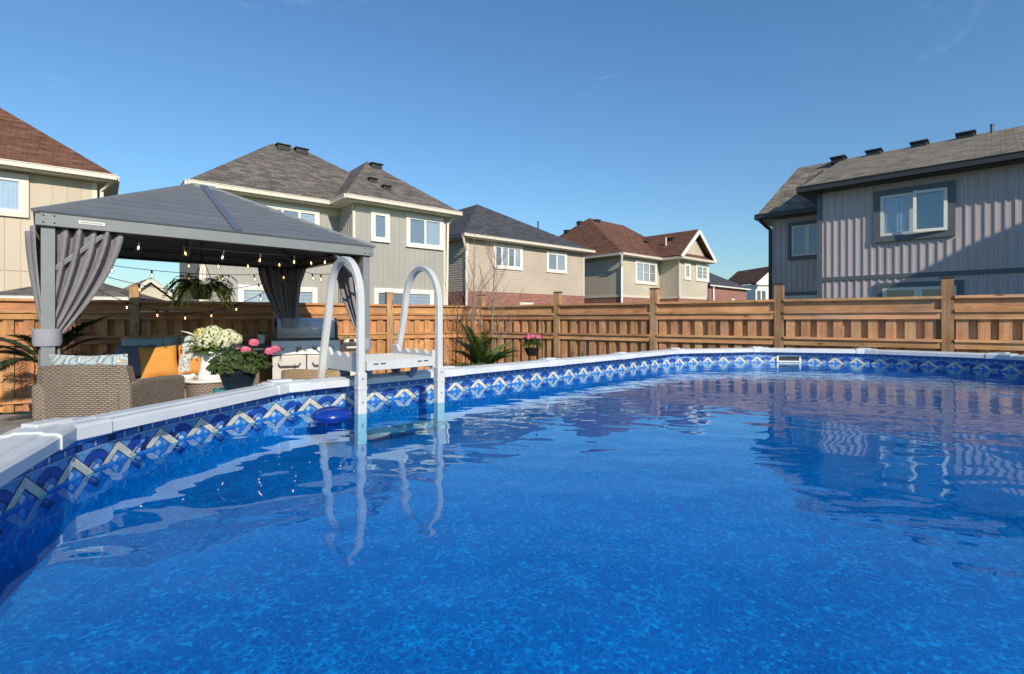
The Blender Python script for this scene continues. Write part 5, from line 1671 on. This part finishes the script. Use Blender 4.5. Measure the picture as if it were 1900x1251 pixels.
# chrome emblem on the lid: a broken ring with a short word bar
m = MB()
m.tube([(.05+.042*math.cos(a_), -.262, LH-.145+.042*math.sin(a_)) for a_ in [rad(45+k*14) for k in range(20)]], .009, 6)
for k in range(5): m.box(.075+k*.018,.075+k*.018+.012,-.270,-.256,LH-.178,LH-.160)
m.build('emblem', chrome_m, lid)
for s_ in (-1,1):
    m = MB(); x0, x1 = (-BW-.43,-BW-.012) if s_ < 0 else (BW+.012,BW+.41)
    m.box(x0,x1,-.25,.25,BZ0-.06,BZ0+.0); m.box(x0,x1,-.262,-.2505,BZ0-.15,BZ0-.005)
    sh_ = m.build('side_shelf', charcoal_m, bb, bevel=.006)
    m = MB(); xm = (x0+x1)/2; m.box(xm-.10,xm+.10,-.272,-.2625,BZ0-.095,BZ0-.065); m.build('shelf_badge', steel_m, sh_)
for x in (-.42,.42):
    for y in (-.18,.22):
        m = MB(); m.tube([(x-.02,y,.05),(x+.02,y,.05)], .05, 12); m.tube([(x,y,.05),(x,y,.125)], .012, 6); m.build('caster', black_m, bb)
def bbw(x, y, z):
    a_ = math.atan2(.40,.916); return Vector((bc.x+x*math.cos(a_)-y*math.sin(a_), bc.y+x*math.sin(a_)+y*math.cos(a_), z))
def small_pot(label, loc, r_, h, mat_leaf, n_, L, W, up=.6):
    th = thing('potted_plant', label, 'plant', tuple(loc), 0, 'white pots on the barbecue shelves')
    m = MB(); m.lathe([(0,0),(r_*.85,0),(r_,h),(r_*.9,h),(r_*.85,h-.02),(0,h-.02)], 18); m.build('pot', white_cer, th, smooth=True, angle=35)
    for k in range(n_):
        a_ = k*2.4+rnd.uniform(-.3,.3); m = MB()
        m.leaf((0,0,h-.02), (math.cos(a_),math.sin(a_),rnd.uniform(.3,1)*up*2), (0,0,1), L*rnd.uniform(.7,1.1), W, 1.3, 5); m.build('leaf', mat_leaf, th)
small_pot('dark-leaved spider plant in a white pot on the left barbecue shelf', bbw(-BW-.155,-.05,BZ0), .062, .145, palm_m, 18, .24, .034)
small_pot('pale green lettuce-like plant in a white tray on the right barbecue shelf', bbw(BW+.13,-.05,BZ0), .052, .07, bright_m, 20, .10, .05, .8)
small_pot('grey-green succulent in a white pot, rightmost on the barbecue shelf', bbw(BW+.29,-.05,BZ0), .045, .07, fern_m, 16, .09, .035, .8)
# covered grill-side bench draped in cream behind the ladder
cc = P(655, 680, 7.9)
cushion('floor_cushion', 'cream cushion propped beside the barbecue behind the ladder', 'cushion', cream_cloth, .62, .74, .24, (cc.x, cc.y, 0.0), (rad(-10),0,.3))

# ================================================================== pool ladder
la = rad(45)
lo_ = (-.70, 3.235)
ld = thing('pool_ladder', 'white A-frame pool ladder with two arched handrails and a platform', 'ladder', (lo_[0], lo_[1], 0), la)
# local x along the pool wall, y out over the rail
def rail_path(top):
    pts = [Vector((0,0,FLOOR_Z+.004)), Vector((0,0,.8)), Vector((0,0,1.05)), Vector((0,.0,1.40))]
    c, ry, rz_ = .205, .205, top-1.42
    for k in range(1, 16):
        a_ = math.pi*(1-k/16)
        pts.append(Vector((0, c+ry*math.cos(a_), 1.42+rz_*math.sin(a_))))
    pts += [Vector((0,.425,1.36)), Vector((0,.50,1.10)), Vector((0,.60,.62)), Vector((0,.735,-.008))]
    return pts
w2 = .040; d2 = .026
prof = []
hb2, hw2 = .0185, .0215
for sx_ in (1,-1):
    prof += [(sx_*hw2*f, sx_*hb2*g) for f, g in ((.70,-1),(1,-.72),(1,-.42),(.80,-.34),(.80,-.20),(1,-.12),(1,.12),(.80,.20),(.80,.34),(1,.42),(1,.72),(.70,1))]
for s_, tp_ in ((-1,1.70),(1,1.685)):
    m = MB()
    pts = [Vector((s_*.29, q.y, q.z)) for q in rail_path(tp_)]
    m.sweep(pts, prof, (1,0,0)); m.build('handrail', ladder_plastic, ld, smooth=True, angle=35)
    m = MB(); m.box(s_*.29-.029,s_*.29+.029,-.027,.025,FLOOR_Z+.004,1.005); m.box(s_*.29-.031,s_*.29+.031,-.029,.027,.90,.925); m.build('leg_sleeve', ladder_plastic, ld, bevel=.006)
    for z_ in (.86,1.0): m = MB(); m.tube([(s_*.29,-.026,z_-.03),(s_*.29,-.0305,z_-.03)],.006,8); m.build('screw', grey_plastic, ld)
# platform with scalloped side boards
PZ = 1.075
m = MB(); m.box(-.248,.248,.03,.52,PZ-.03,PZ); m.box(-.248,.248,.0,.0295,PZ-.062,PZ-.004)
for k in range(9): m.box(-.235,.235,.05+k*.052,.05+k*.052+.012,PZ-.0005,PZ+.003)
plf = m.build('platform', ladder_plastic, ld, bevel=.004)
for s_ in (-1,1):
    m = MB(); xs = (s_*.2485, s_*.272); x0, x1 = min(xs), max(xs)
    nn = 40; lo_r, hi_r = [], []
    for k in range(nn+1):
        y = .02+k/nn*.51
        lo_r.append((y, PZ-.075)); hi_r.append((y, PZ+.028+.016*math.cos(k/nn*2*math.pi*4.5)+.05*max(0,(k/nn-.82))/.18))
    for (ya,za),(yb,zb_),(yc,zc),(yd,zd) in zip(lo_r, lo_r[1:], hi_r[1:], hi_r):
        m.face([(x0,ya,za),(x0,yd,zd),(x0,yc,zc),(x0,yb,zb_)]); m.face([(x1,ya,za),(x1,yb,zb_),(x1,yc,zc),(x1,yd,zd)])
        m.face([(x0,yd,zd),(x1,yd,zd),(x1,yc,zc),(x0,yc,zc)]); m.face([(x0,ya,za),(x0,yb,zb_),(x1,yb,zb_),(x1,ya,za)])
    m.face([(x0,.02,PZ-.075),(x1,.02,PZ-.075),(x1,.02,hi_r[0][1]),(x0,.02,hi_r[0][1])]); m.face([(x0,.53,PZ-.075),(x0,.53,hi_r[-1][1]),(x1,.53,hi_r[-1][1]),(x1,.53,PZ-.075)])
    m.build('scalloped_side', ladder_plastic, ld)
for s_ in (-1,1):
    for k in range(2):
        m = MB(); m.box(s_*.16-.045+k*.05, s_*.16-.045+k*.05+.034, -.002, .001, PZ-.028, PZ-.021); m.build('vent_slot', black_m, plf)
for s_ in (-1,1):
    # swivel brackets that hold the platform to the pool rail
    m = MB(); m.tube([(s_*.17,.10,PZ-.03),(s_*.17,.12,PZ-.09),(s_*.18,.17,PZ-.135),(s_*.185,.22,RIM+.05)], [.020,.024,.018,.016], 8); m.tube([(s_*.17-.05,.10,PZ-.045),(s_*.17+.05,.10,PZ-.045)], .020, 10)
    m.build('bracket', grey_plastic, ld, smooth=True, angle=40)
    m = MB(); m.tube([(s_*.19,.40,PZ-.03),(s_*.19,.41,PZ-.10),(s_*.20,.38,RIM+.05)], [.028,.026,.03], 8); m.tube([(s_*.19,.44,PZ-.085),(s_*.19,.36,PZ-.115)], .022, 8); m.build('bracket', grey_plastic, ld, smooth=True, angle=40)
for k in range(1):
    z = .655-k*.17; y0_ = -.02-.045*k
    m = MB(); m.box(-.254,.254,y0_-.09,y0_+.03,z-.025,z); m.build('tread', grey_plastic, ld, bevel=.006)
for k in range(3):
    z = .78-k*.25
    yk = .60+(.62-z)*.22
    m = MB(); m.box(-.248,.248,yk-.06,yk+.05,z-.028,z); m.build('tread', ladder_plastic, ld, bevel=.006)

# floating chlorine dispenser
fp = P(615, 770, 2.98)
fd_ = thing('pool_float', 'deep blue round dispenser floating by the ladder', 'pool float', (fp.x, fp.y, WATER_Z))
blu = M_plain('blue_float_plastic', (0.006, 0.035, 0.27, 1), 0.25, var=.05, bmp=0)
m = MB(); m.lathe([(0,.045),(.05,.043),(.09,.032),(.112,.008),(.115,-.008),(.10,-.03),(.06,-.045),(0,-.047)], 32); m.build('disc', blu, fd_, smooth=True)
m = MB(); m.lathe([(.055,-.044),(.055,-.14),(.05,-.145),(0,-.145)], 20); m.build('basket', blu, fd_, smooth=True, angle=40)

# ================================================================== planting
def palm(label, base, n_, L, W, spread, up, seed, mat=palm_m, trunk=.25, pot=True):
    r_ = random.Random(seed)
    th = thing('palm', label, 'plant', tuple(base))
    if pot:
        m = MB(); m.lathe([(0,0),(.12,0),(.16,.26),(.17,.28),(.15,.28),(.14,.24),(0,.24)], 20); m.build('pot', charcoal_m, th, smooth=True, angle=35)
    m = MB()
    for k in range(5):
        a_ = k*1.257; m.tube([(.04*math.cos(a_),.04*math.sin(a_),.2 if pot else 0),(.02*math.cos(a_),.02*math.sin(a_),trunk+.2)], [.018,.012], 6)
    m.build('stems', twig_m, th)
    for k in range(n_):
        a_ = k*2.4+r_.uniform(-.4,.4); el = r_.uniform(*up)
        d = Vector((math.cos(a_)*math.cos(el), math.sin(a_)*math.cos(el), math.sin(el)))
        p_ = Vector((.02*math.cos(a_), .02*math.sin(a_), trunk+.15)); LL = L*r_.uniform(.75,1.15); N = 14; pts = []
        m = MB()
        for q in range(N):
            pts.append(p_.copy()); p_ = p_+d*LL/N; d = (d+Vector((0,0,-.075))*spread).normalized()
        m.tube(pts, [.008-.006*q/N for q in range(N)], 5)
        for q in range(3, N):
            t = q/N; tang = (pts[q]-pts[q-1]).normalized(); s_ = tang.cross(Vector((0,0,1)))
            if s_.length < .05: s_ = Vector((-math.sin(a_), math.cos(a_), 0))
            s_.normalize()
            w = W*(math.sin(math.pi*(.12+.80*t)))
            for sg in (-1,1):
                for hh_ in (0,.5):
                    m.leaf(pts[q]+tang*LL/N*hh_, s_*sg*.8+tang*.8+Vector((0,0,.15)), Vector((0,0,1)), w*r_.uniform(.85,1.1), .028, .7, 4)
        m.build('frond', mat, th)
    return th
b1 = P(893, 690, 8.9); palm('leafy areca palm by the fence corner behind the pool', (b1.x, b1.y, 0), 24, .80, .34, .9, (.45,1.4), 3, trunk=.25, pot=True)
shaded_palm_m = M_leaf('shaded_palm_leaf', (0.012, 0.028, 0.014, 1), (0.05, 0.085, 0.03, 1), 0.45)  # palm leaf with the curtain's shade put into its colour
b2 = P(86, 690, 6.3); palm('dim areca palm half hidden behind the front left gazebo post', (b2.x, b2.y, 0), 22, .82, .30, 1.1, (.25,1.35), 5, mat=shaded_palm_m, trunk=.62)

def hook(label, base, top_z, r_):
    th = thing('shepherd_hook', label, 'plant hook', (base[0], base[1], 0))
    m = MB(); m.tube([(0,0,0),(0,0,top_z-.12)]+[(-.09+.09*math.cos(a_), 0, top_z-.12+.11*math.sin(a_)) for a_ in [rad(k*18) for k in range(1,11)]]+[(-.18,0,top_z-.16)], r_, 6); m.build('hook', black_m, th, smooth=True)
    m = MB(); m.tube([(-.09,0,.10),(.09,0,.10)], r_, 6); m.tube([(-.09,0,-.02),(-.09,0,.10)], r_, 6); m.tube([(.09,0,-.02),(.09,0,.10)], r_, 6); m.build('ground_fork', black_m, th)
    return th
hq = P(1006, 640, 8.7)
hook('black shepherd hook carrying the pink hanging basket', (hq.x, hq.y), EYE+.02, .008)
hb_ = thing('hanging_basket', 'dark hanging basket of pink geraniums on a hook before the corner fence', 'plant', (hq.x-.18, hq.y, EYE-.535))
m = MB(); m.lathe([(0,-.08),(.07,-.08),(.11,.0),(.135,.06),(.12,.06),(0,.04)], 20); m.build('basket', black_m, hb_, smooth=True, angle=40)
m = MB()
for k in range(3): a_ = k*2.094; m.tube([(.125*math.cos(a_),.125*math.sin(a_),.06),(0,0,.385)], .003, 4)
m.tube([(0,0,.38),(0,0,.405)], .004, 5); m.build('hanger', black_m, hb_)
m = MB()
for k in range(240):
    a_ = rnd.uniform(0,6.283); el = math.asin(rnd.uniform(-.2,1)); rr = rnd.uniform(.6,1)
    n3 = Vector((math.cos(a_)*math.cos(el), math.sin(a_)*math.cos(el), math.sin(el))); c = Vector((n3.x*.17*rr, n3.y*.17*rr, .10+n3.z*.12*rr))
    m.leaf(c, n3+Vector((rnd.uniform(-.5,.5),rnd.uniform(-.5,.5),rnd.uniform(-.2,.5))), (0,0,1), .06, .045, .8, 2)
tag(m.build('foliage', palm_m, hb_), kind='stuff')
for k in range(9):
    a_ = k*2.4; rr = .03+.10*(k/9)
    pink_head(hb_, (rr*math.cos(a_)*1.3, rr*math.sin(a_), .245+rnd.uniform(-.02,.03)), .052, (rr*.4*math.cos(a_), rr*.4*math.sin(a_), .12))

def sapling(label, base, H, lean, seed, n_br):
    r_ = random.Random(seed)
    th = thing('bare_sapling', label, 'tree', (base[0], base[1], 0))
    pts = [Vector((lean*t*t+.02*math.sin(5*t+seed), .02*math.sin(4*t), H*t)) for t in [k/14 for k in range(15)]]
    m = MB(); m.tube(pts, [.022*(1-.85*k/14) for k in range(15)], 7); m.build('trunk', bark_m, th, smooth=True)
    for k in range(n_br):
        t = r_.uniform(.22,.95); i = int(t*14); p_ = pts[i].copy()
        a_ = r_.uniform(0,6.283); L = (1-t*.7)*H*r_.uniform(.22,.42)
        d = Vector((math.cos(a_)*.55, math.sin(a_)*.55, r_.uniform(.55,1.0))).normalized()
        m = MB()
        def tw(p_, d, L, r0, depth):
            q = [p_.copy()]; N = 6
            for j in range(N):
                d = (d+Vector((r_.uniform(-.16,.16), r_.uniform(-.16,.16), r_.uniform(-.04,.14)))).normalized()
                p_ = p_+d*L/N; q.append(p_.copy())
                if depth > 0 and j >= 1 and r_.random() < .75:
                    e = (d+Vector((r_.uniform(-.8,.8), r_.uniform(-.8,.8), r_.uniform(-.1,.5)))).normalized()
                    tw(p_, e, L*r_.uniform(.35,.6), r0*.55, depth-1)
            m.tube(q, [r0*(1-.75*j/N) for j in range(N+1)], 4, caps=False)
        tw(p_, d, L, .0075*(1-.5*t), 2)
        m.build('branch', bark_m, th)
s1 = P(876, 690, 9.6); sapling('left one of two bare saplings at the fence corner', (s1.x, s1.y), 2.95, .03, 4, 24)
s2 = P(915, 690, 9.3); sapling('right one of two bare saplings at the fence corner', (s2.x, s2.y), 2.85, .02, 9, 26)

def stalks(label, base, n_, H, seed):
    r_ = random.Random(seed)
    th = thing('dry_shrub', label, 'shrub', (base[0], base[1], 0), 0, 'dry shrubs along the fence')
    for k in range(n_):
        a_ = r_.uniform(0,6.283); m = MB(); h_ = H*r_.uniform(.7,1.1)
        tip = Vector((math.cos(a_)*.12, math.sin(a_)*.12, h_))
        pts = [Vector((math.cos(a_)*.03*1, math.sin(a_)*.03, 0)).lerp(tip, t)+Vector((0,0,0)) for t in (0,.3,.6,.85,1)]
        m.tube(pts, [.006,.005,.004,.003,.0015], 5)
        for q in range(26):
            t = r_.uniform(.45,1); b = r_.uniform(0,6.28); p_ = pts[0].lerp(tip, t)
            m.leaf(p_, (math.cos(b), math.sin(b), .5), (0,0,1), r_.uniform(.03,.07), .018, .5, 2, 1)
        m.build('stalk', [twig_m, geran_m], th)
for k, (px, H, lab) in enumerate(((1050,.92,'dry leafy shrub just right of the first fence post beyond the basket'),(1075,.84,'smaller dry shrub right of its twin along the right fence'))):
    q = P(px, 690, 8.6-k*.25); stalks(lab, (q.x, q.y), 5, H, 20+k)
for o in list(scene.objects):
    if o.type == 'MESH' and not o.name: pass
